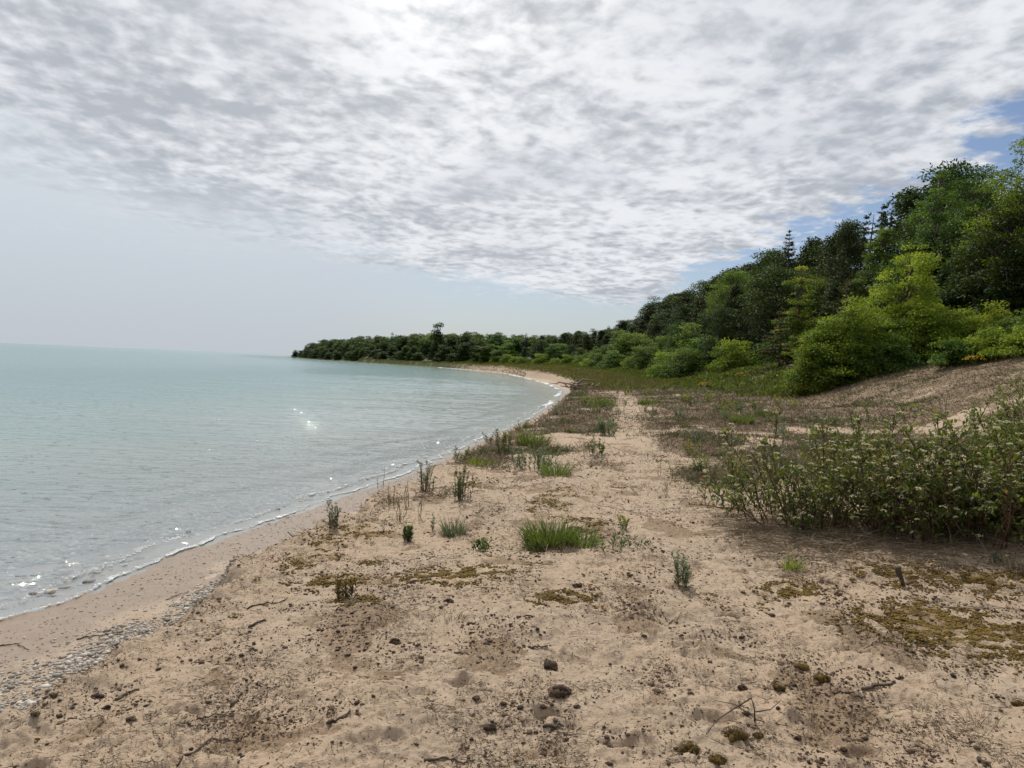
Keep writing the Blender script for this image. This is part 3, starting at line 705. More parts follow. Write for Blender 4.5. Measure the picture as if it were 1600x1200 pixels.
# --- the headland across the bay
cand = []
Yr = 212.
while Yr < 775:
    ln = 5.2+Yr*.006
    for ri, off in enumerate([2, 8.5, 16, 26, 36] if Yr < 330 else [2, 8.5, 16, 26]):
        Y_ = Yr+random.uniform(-2, 2); X_ = XF(Y_)+off+random.uniform(-1.5, 1.5)
        cand.append((Y_, X_, ri))
    # shore runs obliquely: step along it
    dx = abs(XF(Yr+1)-XF(Yr)); Yr += ln/math.hypot(1, dx)*1.25
n0 = 0; rest = Geo()
for (Y_, X_, ri) in cand:
    z_ = H1(X_, Y_); tz, px = top_z(X_, Y_)
    hmax = tz-z_
    if hmax < 1: continue
    Ht = [random.uniform(3, 6.5), random.uniform(5, 9), hmax*random.uniform(.66, .98), hmax*random.uniform(.74 if px < 840 else .9, 1.05), hmax*random.uniform(.85, 1.03)][ri]
    Ht = min(Ht, hmax*1.05)
    if Ht < 1.2: Ht = 1.2
    fir = random.random() < (.22 if px > 860 else .06)
    key = 'distantfir' if fir else 'distant%d' % random.choice([0, 1, 2] if px > 640 else [0, 0, 1])
    if fir: Ht *= 1.06
    where = 'on the far headland' if px < 640 else 'on the far side of the bay'
    o = plant_tree('fir_tree' if fir else 'broadleaf_tree', key, (X_, Y_, z_-.2), Ht,
        ('slim dark fir standing in the wood ' if fir else ('dark' if key != 'distant2' else 'mid green')+' rounded broadleaf tree in the wood ')+where,
        'conifer' if fir else 'tree', 'trees of the wood '+where, wsc=random.uniform(.9, 1.3)*max(1, min(1.7, 6.5/Ht)) if not fir else 1.)
    n0 += 1
print('headland trees', n0)

# --- singled-out trees
def ptree(name, geo, mat, px, py_top, Y, Ht_tune, label, cat, X=None, py_base=None, group=None, rz=0.):
    """place by where it stands: column px at distance Y; geo is a function of the height"""
    P = at_y(px, 590, Y); x_ = P[0]; z_ = H1(x_, Y)
    zt = at_y(px, py_top, Y)[2]; Ht = (zt-z_)*Ht_tune
    C_, T_ = geo(Ht)
    e = empty(name, (x_, Y, z_-.05))
    T_.build('trunk', M_bark, e); C_.build('crown', mat, e)
    e.rotation_euler.z = rz
    return tag(e, label, cat, group)
ptree('broadleaf_tree', lambda h: broadleaf(h, 5.4, 360, 40000, .10, 601, low=.02, shape='multi', clr=.062), G_lite, 1408, 384, 31.0, 1., 'tall bushy yellow green tree standing at the edge of the open sand', 'tree')
ptree('broadleaf_tree', lambda h: broadleaf(h, 5.2, 320, 34000, .10, 602, low=.02, shape='multi', clr=.065), G_lite, 1322, 458, 30.0, 1., 'wide yellow green bushy tree just left of the tall one at the sand edge', 'tree')
ptree('broadleaf_shrub', lambda h: broadleaf(h, 2.7, 120, 12000, .09, 603, low=.02, shape='multi', clr=.09), G_gold, 1268, 522, 30.2, 1., 'small golden tinged shrub at the left foot of the yellow green trees', 'shrub')
ptree('broadleaf_shrub', lambda h: broadleaf(h, 3.5, 180, 17000, .095, 604, low=.02, shape='multi', clr=.08), G_lite, 1462, 475, 29.0, 1., 'rounded bright green shrub right of the tall yellow green tree', 'shrub')
ptree('broadleaf_shrub', lambda h: broadleaf(h, 3.2, 130, 13000, .09, 605, low=.02, shape='multi', clr=.085), G_mid, 1385, 520, 29.0, 1., 'darker green shrub filling the shaded foot of the yellow green trees', 'shrub')
for k_, (px_, py_, Y_, w_, lb) in enumerate([
    (1505, 478, 29, 2.6, 'low green shrub at the top of the sand slope beside a bare sand patch'),
    (1548, 474, 28, 2.6, 'low yellowish green shrub on top of the sand slope'),
    (1592, 482, 27, 2.6, 'low green shrub at the right end of the sand slope crest'),
    (1640, 476, 26, 3.0, 'green shrub on the dune crest at the edge of the wood'),
    (1492, 528, 25.5, 1.8, 'small green shrub partway down the sand slope right of the yellow green trees'),
    (1545, 512, 25, 2.0, 'bright low shrub on the sand slope above the flowering mounds'),
    (1598, 508, 24, 2.2, 'low shrub at the right edge partway down the sand slope')]):
    ptree('broadleaf_shrub', lambda h: broadleaf(h, w_*1.15, 110, 9500, .085, 620+k_, low=.02, shape='multi', clr=.09), [G_lite, G_lite, G_mid, G_mid, G_mid, G_lite, G_lite][k_], px_, py_, Y_, 1., lb, 'shrub')
ptree('spruce_tree', lambda h: conifer(h, 4.4, 34, 611, 2.4, sl=.24), G_need, 1222, 358, 66, 1., 'tall dark spruce with a spiked top rising above the ridge line', 'conifer')
ptree('spruce_tree', lambda h: conifer(h, 3.0, 22, 612, 2.6, sl=.18, gap=.15), G_brown, 1216, 478, 44, 1., 'thin spruce with rusty brown branch tiers in front of the dark spruce', 'conifer')
ptree('broadleaf_tree', lambda h: broadleaf(h, 2.4, 90, 7000, .12, 613, low=.22, shape='multi', clr=.09), G_gold, 1243, 412, 46, 1., 'golden green young tree in front of the dark spruce', 'tree')
ptree('spruce_tree', lambda h: conifer(h, 2.2, 18, 614, 2.6, sl=.16, gap=.1), G_brown, 1318, 432, 36, 1., 'small brownish spruce tip behind the yellow green trees', 'conifer')
def windy(h, W, seed, n=30000): return broadleaf(h, W, 300, n, .14, seed, low=.08, shape='multi', clr=.062, lean=.06)
ptree('broadleaf_tree', lambda h: windy(h, 7.5, 641), G_mid, 1500, 236, 44, 1., 'tall wind swept green tree at the top of the bluff', 'tree')
ptree('broadleaf_tree', lambda h: windy(h, 6.5, 642), G_mid, 1440, 262, 48, 1., 'dark edged tree left of the tall wind swept one on the bluff', 'tree')
ptree('broadleaf_tree', lambda h: windy(h, 6.5, 643), G_mid, 1556, 244, 40, 1., 'green tree between the wind swept tree and the birch', 'tree')
ptree('birch_tree', lambda h: broadleaf(h, 3.8, 90, 9000, .11, 644, low=.30, shape='egg', clr=.10), G_lite, 1592, 214, 33, 1., 'slender open crowned birch with its trunk showing on the bluff', 'tree')
ptree('broadleaf_tree', lambda h: windy(h, 6.0, 645), G_dark, 1530, 350, 37, 1., 'dark shaded tree low on the slope beneath the wind swept tree', 'tree')
ptree('broadleaf_tree', lambda h: windy(h, 5.5, 646), G_dark, 1478, 392, 38, 1., 'dark tree close behind the tall yellow green tree', 'tree')
ptree('broadleaf_tree', lambda h: windy(h, 5.5, 647), G_dark, 1600, 380, 33, 1., 'dark undergrowth tree below the birch', 'tree')
ptree('broadleaf_tree', lambda h: windy(h, 5.5, 651), G_dark, 1440, 330, 42, 1., 'dark green tree on the slope over the yellow green tree top', 'tree')
ptree('broadleaf_tree', lambda h: windy(h, 5.0, 648), G_mid, 1362, 352, 50, 1., 'grey green broadleaf tree left of the tall yellow green tree top', 'tree')
ptree('cedar_tree', lambda h: broadleaf(h, 4.0, 80, 22000, .12, 649, low=.04, shape='shrub', clr=.13, asp=.9), G_need, 1312, 352, 62, 1., 'dark pointed cedar on the skyline right of the tall spruce', 'conifer')
ptree('broadleaf_tree', lambda h: broadleaf(h, 5.5, 60, 14000, .17, 650, low=.2, shape='round', clr=.15), G_mid, 1140, 424, 88, 1., 'rounded mid green tree on the skyline left of the tall spruce', 'tree')
ptree('broadleaf_tree', lambda h: broadleaf(h, 6.5, 60, 6000, .45, 652, low=.05, shape='multi', clr=.13, asp=.8), G_dark, 684, 507, 255, 1., 'single dark tree standing above the far wood', 'tree')
G_under = leaf_mat('undergrowth_leaves', [(0, (.03, .045, .012)), (.5, (.085, .115, .025)), (1, (.18, .20, .05))], trans=.35, objvar=0)
G_rough = leaf_mat('rough_grass', [(0, (.04, .045, .015)), (.4, (.09, .10, .03)), (.75, (.19, .165, .07)), (1, (.30, .24, .14))], trans=.3, objvar=0)
# ------------------------------------------------------------------ dogwoods
def dogwood(W, D_, h, nst, seed, leafL=.050, leanx=0., loose=1.):
    r = np.random.default_rng(seed); Lg, Sg, Fg = Geo(), Geo(), Geo()
    LP, LD, LN = [], [], []
    def put_leaves(P, t0, step, ll):
        seg = np.linalg.norm(np.diff(P, axis=0), axis=1); s_ = np.concatenate([[0], np.cumsum(seg)]); tot = s_[-1]
        q = np.arange(tot*t0, tot, step*r.uniform(.8, 1.2))
        for j, c in enumerate(q):
            p = np.array([np.interp(c, s_, P[:, k]) for k in range(3)]); T = unit(P[-1]-P[0])
            a_ = r.uniform(0, 6.28)
            for sg in (1, -1):
                if r.random() < .28: continue
                S = unit(np.cross(T, [math.cos(a_), math.sin(a_), .3]))*sg
                LP.append(p); LD.append(S*.8+T*.6+np.array([0, 0, .1])+r.normal(size=3)*.2); LN.append(np.array([0, 0, 1.])+T*.4+r.normal(size=3)*.3)
    tips = []
    for i in range(nst):
        an = r.uniform(0, 6.28); rr = math.sqrt(r.uniform(0, 1))
        b = np.array([math.cos(an)*rr*W*.34, math.sin(an)*rr*D_*.34, -.03])
        out = np.array([math.cos(an)*rr*W*.26, math.sin(an)*rr*D_*.26, 0])*r.uniform(.5, 1.5)+r.normal(size=3)*.12*h+np.array([leanx*h, 0, 0])
        hh = h*(1-.25*rr**2)*r.choice([r.uniform(.22, .5), r.uniform(.45, 1.05)], p=[.35, .65])
        e_ = b+out+np.array([0, 0, hh])
        P = limb_pts(b, e_, 6, .025, r); path(Sg, P, np.linspace(.0065, .0025, 6)*r.uniform(.7, 1.3), r.uniform(.2, .7), 5)
        put_leaves(P, .35, .06, leafL); tips.append(P[-1])
        for k in range(int(r.integers(6, 11))):
            t_ = r.uniform(.05, .97); q = np.array([np.interp(t_, np.linspace(0, 1, 6), P[:, c]) for c in range(3)])
            dd = unit(np.array([r.normal(), r.normal(), r.uniform(.2, 1.6)])); l = h*r.uniform(.16, .42)*(1.2-.6*t_)
            P2 = limb_pts(q, q+dd*l, 4, .05, r); path(Sg, P2, np.linspace(.004, .0018, 4), r.uniform(.2, .8), 3)
            put_leaves(P2, .25, .042, leafL); tips.append(P2[-1])
    LP, LD, LN = map(np.array, (LP, LD, LN)); n = len(LP)
    ln = leafL*r.uniform(.6, 1.25, n)
    leaves_fold(Lg, LP, LD, LN, ln, ln*.55, np.clip(.45+r.normal(size=n)*.2, 0, 1))
    tips = np.array(tips); tips = tips[r.random(len(tips)) < .42*loose]
    FP, Fr = [], []
    for p in tips:
        m_ = int(r.integers(12, 26)); R0 = r.uniform(.018, .034)
        a_ = r.uniform(0, 6.28, m_); q = np.sqrt(r.uniform(0, 1, m_))*R0
        FP.append(np.stack([p[0]+np.cos(a_)*q, p[1]+np.sin(a_)*q, p[2]+.022+.012*(1-(q/R0)**2)+r.normal(size=m_)*.002], -1))
    FP = np.concatenate(FP); lumps(Fg, FP, r.uniform(.0045, .0075, len(FP)), r.uniform(.2, 1, len(FP)), .7, seed)
    return Lg, Sg, Fg, n
def put_dogwood(px, py, W, D_, h, nst, seed, label, **k):
    P = ground(px, py); e = empty('dogwood_shrub', P)
    Lg, Sg, Fg, n = dogwood(W, D_, h, nst, seed, **k)
    Lg.build('foliage', G_dog, e); Sg.build('stems', M_twig, e); Fg.build('blossom', M_flow, e, smooth=False)
    tag(e, label, 'shrub', 'flowering shrubs on the right of the beach'); return e
put_dogwood(1285, 822, 1.75, 1.2, 1.0, 56, 1, 'loose leggy shrub with cream flower heads, second from the left in the row', leanx=.04)
put_dogwood(1440, 838, 1.6, 1.2, .98, 56, 2, 'low dense flowering shrub between the leggy one and the tall one', leanx=-.02)
put_dogwood(1555, 838, 1.5, 1.3, 1.25, 66, 3, 'tall dense shrub with creamy white flower heads at the right edge')
put_dogwood(1690, 850, 1.5, 1.4, 1.2, 55, 4, 'flowering shrub cut off by the right edge of the photo')
put_dogwood(1190, 800, 1.0, .9, .72, 16, 7, 'sparse straggling flowering shrub at the far left of the row', leafL=.045)
put_dogwood(1590, 735, 1.6, 1.2, 1.36, 46, 5, 'flowering shrub farther back behind the tall dense one', leafL=.06)
put_dogwood(1345, 770, 1.3, 1.0, .95, 30, 6, 'thin flowering shrub standing behind the leggy one', leafL=.05)

# ------------------------------------------------------------------ herbs and tufts
def herb(h, nst, sp, lL, lW, dens, seed, splay=.25, curl=0.):
    r = np.random.default_rng(seed); Lg, Sg = Geo(), Geo()
    for i in range(nst):
        a_ = r.uniform(0, 6.28); q = r.uniform(0, 1)**.5*sp
        b = np.array([math.cos(a_)*q, math.sin(a_)*q, -.01])
        hh = h*r.uniform(.45, 1.0)
        e_ = b+np.array([math.cos(a_)*splay*hh*r.uniform(.2, 1), math.sin(a_)*splay*hh*r.uniform(.2, 1), hh])
        P = limb_pts(b, e_, 6, .03, r)
        if curl: P[-1] += np.array([math.cos(a_)*.12*h*curl, 0, -.10*h*curl]); P[-2] += np.array([0, 0, .03*h])
        path(Sg, P, np.linspace(.004, .0015, 6)*max(.5, h/.4), r.uniform(.1, .6), 4)
        n = int(dens*hh*100); t_ = r.uniform(.05, 1.0, n)
        q = np.stack([np.interp(t_, np.linspace(0, 1, 6), P[:, c]) for c in range(3)], -1)
        D = unit(rdirs(n, r)*np.array([1, 1, .3])+np.array([0, 0, .75]))
        leaves(Lg, q, D, rdirs(n, r)*.6+np.array([0, 0, 1.]), lL*r.uniform(.5, 1.2, n)*(1.15-.5*t_), lW*r.uniform(.7, 1.3, n), np.clip(.3+.4*t_+r.normal(size=n)*.17, 0, 1), .1)
    return Lg, Sg
def put_herb(name, px, py, hp, label, kind, nst=9, spw=.3, lL=.045, lW=.008, dens=1.6, splay=.25, group=None, curl=0., cat='plant', seed=None):
    P = ground(px, py); Y = P.y; h = hp/F*Y; seed = seed or int(px*7+py)
    e = empty(name, P); Lg, Sg = herb(h, nst, h*spw, lL*max(1, Y/9), lW*max(1, Y/9), dens/max(1, Y/9), seed, splay, curl)
    Lg.build('foliage', kind, e); Sg.build('stem', M_twig if curl else G_dry, e)
    return tag(e, label, cat, group)
def tuft(h, n, sp, seed, W=.006, droop=.35, lean=.35):
    g_ = Geo(); r = np.random.default_rng(seed)
    a_ = r.uniform(0, 6.28, n); q = np.sqrt(r.uniform(0, 1, n))*sp
    P = np.stack([np.cos(a_)*q, np.sin(a_)*q, np.full(n, -.01)], -1)
    D = np.stack([np.cos(a_)*lean*r.uniform(0, 1.3, n)+r.normal(size=n)*.12, np.sin(a_)*lean*r.uniform(0, 1.3, n)+r.normal(size=n)*.12, np.ones(n)], -1)
    blades(g_, P, D, h*r.uniform(.2, 1.08, n)*(1-.35*(q/max(sp, 1e-6))**2), W*r.uniform(.6, 1.3, n), np.clip(r.normal(.5, .22, n), 0, 1), droop*r.uniform(.2, 1.3, n), 4)
    return g_
def put_tuft(name, px, py, hp, wp, n, label, mat, group=None, dry=True, cat='grass tuft', droop=.35, lean=.35, W=.006):
    P = ground(px, py); Y = P.y; h = hp/F*Y; sp = wp/F*Y/2*.8
    e = empty(name, P)
    tuft(h, n, sp, int(px+py*3), max(W, Y*.00075), droop, lean).build('blades', mat, e)
    if dry: tuft(h*.75, n//2, sp*1.15, int(px+py*5), max(.004, Y*.0006), .7, .7).build('dead_blades', G_dry, e)
    return tag(e, label, cat, group)
put_herb('wormwood_plant', 521, 826, 46, 'grey green clump of upright stems on the sand ledge nearest the water', G_blue, 12, .16, .04, .007, 2.2, .10)
put_herb('wormwood_plant', 665, 768, 52, 'grey green plant with dark curled stem tips near the waterline', G_blue, 11, .22, .05, .008, 1.6, .22, curl=1.0)
put_herb('wormwood_plant', 719, 783, 56, 'dark bushy grey green plant right of the one with curled tips', G_herb, 16, .28, .05, .009, 1.7, .30)
put_herb('leafy_weed', 637, 847, 30, 'compact bright green tuft below the row of shoreline plants', G_herb, 16, .22, .045, .007, 2.6, .15)
put_tuft('grass_tuft', 709, 836, 42, 46, 300, 'pale grey green grassy clump between the compact tuft and the big grass clump', G_blue)
put_herb('wormwood_plant', 676, 830, 36, 'single thin upright herb beside the pale grassy clump', G_blue, 3, .08, .035, .007, 2.2, .08)
put_herb('leafy_weed', 750, 862, 28, 'small dark green weed left of the big grass clump', G_herb, 13, .4, .05, .011, 1.8, .45)
put_tuft('grass_tuft', 862, 848, 62, 104, 620, 'largest green grass clump in the middle of the sand', G_grass, lean=.55, W=.008)
put_tuft('grass_tuft', 835, 862, 34, 46, 200, 'green grass fringe at the left foot of the largest grass clump', G_herb)
put_tuft('grass_tuft', 910, 852, 46, 60, 240, 'green grass at the right side of the largest grass clump', G_grass, lean=.6)
put_herb('leafy_weed', 955, 862, 34, 'sprawling green weed with reddish stems right of the largest grass clump', G_herb, 10, .8, .06, .014, 1.0, .7)
put_herb('leafy_weed', 985, 852, 22, 'low trailing green weed at the edge of the path', G_herb, 8, 1.3, .05, .012, 1.1, .9)
put_herb('leafy_weed', 973, 826, 24, 'small yellow green weed above the trailing one', G_gold, 9, .35, .045, .011, 1.5, .35)
put_herb('withered_weed', 537, 934, 44, 'withered brown and green weed alone on the foreground sand', G_brown, 11, .3, .05, .012, 1.3, .5)
put_herb('wormwood_plant', 1070, 916, 56, 'solitary spiky grey green plant standing on the sandy path', G_blue, 9, .20, .05, .008, 2.6, .32)
put_tuft('grass_tuft', 832, 697, 40, 62, 420, 'bright green grass patch on the bank above the bend of the shore', G_grass)
put_herb('wormwood_plant', 838, 735, 44, 'pale grey leaved plant patch below the bright green grass patch', G_blue, 22, .8, .06, .011, 1.8, .3)
put_tuft('grass_tuft', 868, 742, 36, 60, 260, 'mixed green and dry grass right of the pale grey leaved patch', G_grass)
put_herb('wormwood_plant', 790, 708, 42, 'dark upright plant on the bank left of the bright green grass', G_herb, 9, .3, .06, .011, 1.4, .2)
put_herb('wormwood_plant', 722, 722, 26, 'small dark plant at the water edge above the bushy one', G_herb, 9, .45, .05, .012, 1.6, .4)
put_tuft('grass_tuft', 752, 726, 20, 60, 240, 'yellowish green low grass patch near the water', G_lite, dry=True)
put_herb('wormwood_plant', 949, 681, 28, 'blue grey leafy mound at the left side of the path', G_blue, 18, .5, .06, .012, 1.8, .25)
put_herb('leafy_weed', 932, 712, 26, 'green weed among dead stems below the blue grey mound', G_herb, 10, .5, .06, .014, 1.3, .4)
put_tuft('grass_tuft', 938, 634, 24, 56, 380, 'green grass patch near the driftwood at the bend of the shore', G_grass)
put_tuft('grass_tuft', 1015, 632, 18, 40, 260, 'small green grass patch right of the one near the driftwood', G_grass)
put_tuft('grass_tuft', 1160, 662, 28, 42, 320, 'green grass tuft on the flat in front of the yellow green trees', G_grass, lean=.5)
put_tuft('grass_tuft', 1195, 652, 20, 44, 220, 'smaller grass tuft just right of the green one on the flat', G_herb)
put_tuft('grass_tuft', 1075, 668, 12, 34, 160, 'low green patch left of the grass tufts on the flat', G_herb)
put_tuft('grass_tuft', 1238, 890, 36, 40, 130, 'yellowing grass tuft with splayed dead stalks in front of the leggy shrub', G_lite, droop=.5)
put_tuft('grass_tuft', 1262, 905, 26, 90, 240, 'fan of flattened grey dead grass in front of the leggy shrub', G_dry, dry=False, droop=1.3, lean=1.6)
put_tuft('grass_tuft', 1592, 898, 50, 36, 140, 'dry grass tuft at the right edge of the photo below the shrubs', G_dry, dry=False)
put_herb('wormwood_plant', 1565, 882, 18, 'small pale grey cushion plant under the right hand shrubs', G_blue, 18, .8, .03, .006, 2.5, .5)
put_tuft('grass_tuft', 1418, 1150, 34, 90, 110, 'thin dry grass tuft in the lower right of the sand', G_dry, dry=False, droop=.9, lean=1.0, W=.0035)
put_tuft('grass_tuft', 1535, 1130, 46, 70, 70, 'sparse dry stalks near the lower right corner', G_dry, dry=False, droop=.5, lean=.7, W=.003)
put_tuft('grass_tuft', 455, 1060, 16, 60, 40, 'few short dry blades on the lower left sand', G_dry, dry=False, droop=.6, lean=.9, W=.003)
put_tuft('grass_tuft', 700, 965, 34, 70, 60, 'sparse thin pale stalks in the middle foreground', G_dry, dry=False, droop=.6, lean=.5, W=.0025)
for k_, (px_, py_, s_, lb) in enumerate([(1103, 609, 9, 'yellow flowering mound on the flat before the green slope'), (1160, 594, 9, 'yellow flowering mound at the foot of the green slope'),
        (1523, 572, 12, 'golden flowering mound on the sand slope nearer the camera'), (1503, 556, 9, 'orange yellow flowering mound half in the shade of the shrubs')]):
    P = ground(px_, py_); h = s_*1.3/F*P.y; e = empty('flower_mound', P); Lg, Sg = herb(h, 26, h*.8, .06*P.y/25, .02*P.y/25, 1.2, 900+k_, .5)
    Lg.build('foliage', G_herb, e); Sg.build('stem', G_dry, e)
    fg = Geo(); a_ = rng.uniform(0, 6.28, 160); q = np.sqrt(rng.uniform(0, 1, 160))*h*1.1
    lumps(fg, np.stack([np.cos(a_)*q, np.sin(a_)*q, h*(1.0-.35*(q/h)**2)], -1), rng.uniform(.018, .035, 160), rng.uniform(0, 1, 160), .5, k_)
    fg.build('blossom', M_yel, e); tag(e, lb, 'flowers')
# stalk herbs along the ledge
for k_, (px_, py_, hp, lb) in enumerate([(594, 762, 42, 'bare thin stalk at the waterline with a dark tip'), (626, 812, 56, 'tall dark bare stalk left of the curled tip plant'),
        (612, 790, 46, 'thin dark stalk on the eroded ledge'), (640, 792, 60, 'dark dead stem with side twigs on the ledge'), (655, 810, 44, 'dead brown stem in front of the curled tip plant'),
        (628, 816, 34, 'small grey herb at the foot of the dark stalks'), (600, 832, 34, 'pale thin herb on the sand below the ledge'), (560, 815, 20, 'small dead twig on the ledge near the upright clump'),
        (1040, 775, 34, 'thin pale seedling on the right side of the path'), (1032, 745, 40, 'slender green seedling beside the path'), (870, 742, 20, 'dark dead weed stump among the grasses')]):
    put_herb('dead_stalk' if k_ not in (5, 6, 8, 9) else 'thin_herb', px_, py_, hp, lb, G_dry if k_ not in (5, 6, 9) else G_herb, 2+k_ % 3, .12, .03, .004, .8, .12)
# a loose scatter of small plants nobody would single out
protoh = []
for k_ in range(5):
    Lg, Sg = herb(.22, 7, .06, .05, .009, 1.6, 950+k_, .4)
    a = Lg.build('foliage', [G_herb, G_blue, G_grass, G_gold, G_blue][k_]); b = Sg.build('stem', G_dry); protoh.append((a.data, b.data)); bpy.data.objects.remove(a); bpy.data.objects.remove(b)
cnt = 0; r_ = np.random.default_rng(77)
while cnt < 120:
    Y_ = r_.uniform(8, 42)**1.0; X_ = XK(Y_)+r_.uniform(.2, XF(Y_)-XK(Y_)-.5)
    if float(vegf(np.array([X_]), np.array([Y_]))[0]) < .3 or r_.random() > 8/Y_+.3: continue
    k_ = int(r_.integers(0, 5)); e = empty('small_weed', (X_, Y_, H1(X_, Y_))); s_ = r_.uniform(.6, 1.4)*(1+Y_*.012); e.scale = (s_*1.3, s_*1.3, s_); e.rotation_euler.z = r_.uniform(0, 6)
    for nm, me in zip(('foliage', 'stem'), protoh[k_]):
        o = bpy.data.objects.new(nm, me); COL.objects.link(o); o.parent = e
    tag(e, 'small %s weed among the dry ground cover behind the foreground sand' % ['dark green', 'grey green', 'grassy green', 'golden green', 'grey green'][k_], 'weed', 'small weeds in the dry ground cover')
    cnt += 1

# ------------------------------------------------------------------ dry ground cover, one mass of stems nobody could count
def scatter(n, ya, yb, f, xa=-6, xb=30, seed=1, bias=1.0):
    r = np.random.default_rng(seed); out = []
    tot = 0
    while tot < n:
        m_ = n*3; Y_ = ya*(yb/ya)**(r.uniform(0, 1, m_)**bias) if bias else r.uniform(ya, yb, m_)
        px_ = r.uniform(-60, 1700, m_); X_ = (px_-800)/F*Y_*1.03
        k = (X_ > XK(Y_)-.05) & (X_ < XF(Y_)+np.where(Y_ < 34, 11, 3)) & (r.random(m_) < f(X_, Y_)); out.append(np.stack([X_[k], Y_[k]], -1)); tot += k.sum()
    o = np.concatenate(out)[:n]; return np.column_stack([o, H(o[:, 0], o[:, 1])])
g_ = Geo(); r = np.random.default_rng(5)
P = scatter(110000, 8.0, 75, lambda x, y: vegf(x, y)**1.5*.9+.015, seed=3); n = len(P); Y_ = P[:, 1]
D = rdirs(n, r); D[:, 2] = np.abs(D[:, 2])*1.2+.25
a = np.clip(r.normal(.45, .2, n)+.25*noise(P[:, 0]*.8, P[:, 1]*.8, 5), 0, 1)
blades(g_, P, D, r.uniform(.05, .17, n)*(1+Y_*.012), .0025+Y_*.0005, a, r.uniform(0, .8, n), 2)
o = g_.build('dry_grass', G_dry); tag(o, 'brown and grey dead grass and stems covering the flat', 'dry grass', None, 'stuff')
g_ = Geo(); P = scatter(26000, 8.5, 90, lambda x, y: np.clip(vegf(x, y)*ss(.0, .5, fbm(x*.5, y*.5, 3, 131)+(y > 32)*.5*ss(6, 12, x)), 0, 1), seed=4); n = len(P); Y_ = P[:, 1]
D = rdirs(n, r); D[:, 2] = np.abs(D[:, 2])*1.2+.4
blades(g_, P, D, r.uniform(.05, .15, n)*(1+Y_*.014), .0035+Y_*.0006, np.clip(r.normal(.4, .22, n), 0, 1), r.uniform(0, .6, n), 2)
o = g_.build('ground_cover', G_herb); tag(o, 'low green plants mixed into the dead grass', 'ground cover', None, 'stuff')
# rough grass on the low bank between the bend of the beach and the wood
g_ = Geo(); m_ = 90000; Y_ = 42*(700/42)**(r.uniform(0, 1, m_)); u_ = r.uniform(0, 1, m_); X_ = XK(Y_)+np.where(Y_ > 120, -.4, .2)+(XF(Y_)-XK(Y_)+1)*u_
k = (noise(X_*.25, Y_*.12, 46)+.5*noise(X_, Y_, 47) > -.45); X_, Y_ = X_[k], Y_[k]; n = len(X_)
P = np.column_stack([X_, Y_, H(X_, Y_)]); D = rdirs(n, r); D[:, 2] = np.abs(D[:, 2])+.7
blades(g_, P, D, r.uniform(.15, .40, n), .02+Y_*.0006, np.clip(r.normal(.45, .2, n), 0, 1), r.uniform(0, .5, n), 2)
o = g_.build('rough_grass', G_rough); tag(o, 'olive rough grass on the low bank behind the bend of the beach', 'rough grass', None, 'stuff')
# green skirt of low growth along the foot of the wood
g_ = Geo(); X2 = r.uniform(12, 34, 16000); Y2 = r.uniform(15, 34, 16000); k2 = (Y2+.55*X2 > 37.5+1.5*noise(X2*.5, Y2*.5, 19)+r.uniform(-.8, .8, 16000)) & (X2 > XF(Y2)); X2, Y2 = X2[k2], Y2[k2]
m_ = 60000; Y_ = 30*(240/30)**(r.uniform(0, 1, m_)); X_ = XF(Y_)+r.uniform(-2.2, 4, m_)+1.5*noise(Y_*.2, Y_*0, 3)
k = noise(X_*.4, Y_*.4, 44)+.6*noise(X_*1.6, Y_*1.6, 45) > -.12; X_, Y_ = np.concatenate([X_[k], X2]), np.concatenate([Y_[k], Y2]); n = len(X_)
P = np.column_stack([X_, Y_, H(X_, Y_)]); D = rdirs(n, r); D[:, 2] = np.abs(D[:, 2])+.4
P[:, 2] += r.uniform(0, .35, n)*ss(-2.5, 1.5, X_-XF(Y_))
leaves(g_, P, D, rdirs(n, r)+np.array([0, 0, 1.]), .10+Y_*.0022, .06+Y_*.0012, np.clip(r.normal(.5, .2, n), 0, 1))
o = g_.build('undergrowth', G_under); tag(o, 'low green growth along the foot of the wooded bluff', 'undergrowth', None, 'stuff')
# matted dead grass under the dogwoods
g_ = Geo(); m_ = 9000; q0 = ground(1330, 850); q1 = ground(1600, 850)
X_ = r.uniform(q0[0]-1.0, q1[0]+1.2, m_); Y_ = r.normal((q0[1]+q1[1])/2+.35, .55, m_)
P = np.column_stack([X_, Y_, H(X_, Y_)+.01+r.uniform(0, .05, m_)]); D = rdirs(m_, r)*np.array([1.5, 1, .25]); D[:, 2] = np.abs(D[:, 2])
blades(g_, P, D, r.uniform(.10, .32, m_), .0035, np.clip(r.normal(.5, .25, m_), 0, 1), .25, 3)
o = g_.build('matted_grass', G_dry); tag(o, 'matted grey dead grass under the flowering shrubs', 'dead grass', None, 'stuff')

# ------------------------------------------------------------------ loose litter on the sand
def cl(x, y): return np.clip(ss(-.1, .55, fbm(x*1.5, y*1.5, 4, 121)+.5*noise(x*5, y*5, 122))*1.0+.05, 0, 1)
P = scatter(52000, 2.3, 14, cl, seed=8, bias=.8); n = len(P)
g_ = Geo(); sz = np.minimum(r.lognormal(-5.9, .62, n), .015)*(1+P[:, 1]*.04); P[:, 2] += sz*.25
lumps(g_, P, sz, np.clip(r.normal(.5, .28, n), 0, 1), .5, 8)
o = g_.build('debris', M_clod, smooth=False); tag(o, 'dark crumbs of dead moss and earth strewn over the sand', 'crumbs', None, 'stuff')
P = scatter(42000, 2.3, 14, lambda x, y: cl(x+3, y)*.9+.1, seed=9, bias=.8); n = len(P)
g_ = Geo(); th = r.uniform(0, 6.28, n); l = r.lognormal(-3.75, .5, n).clip(.008, .10); D = np.stack([np.cos(th), np.sin(th), r.uniform(-.02, .35, n)], -1)
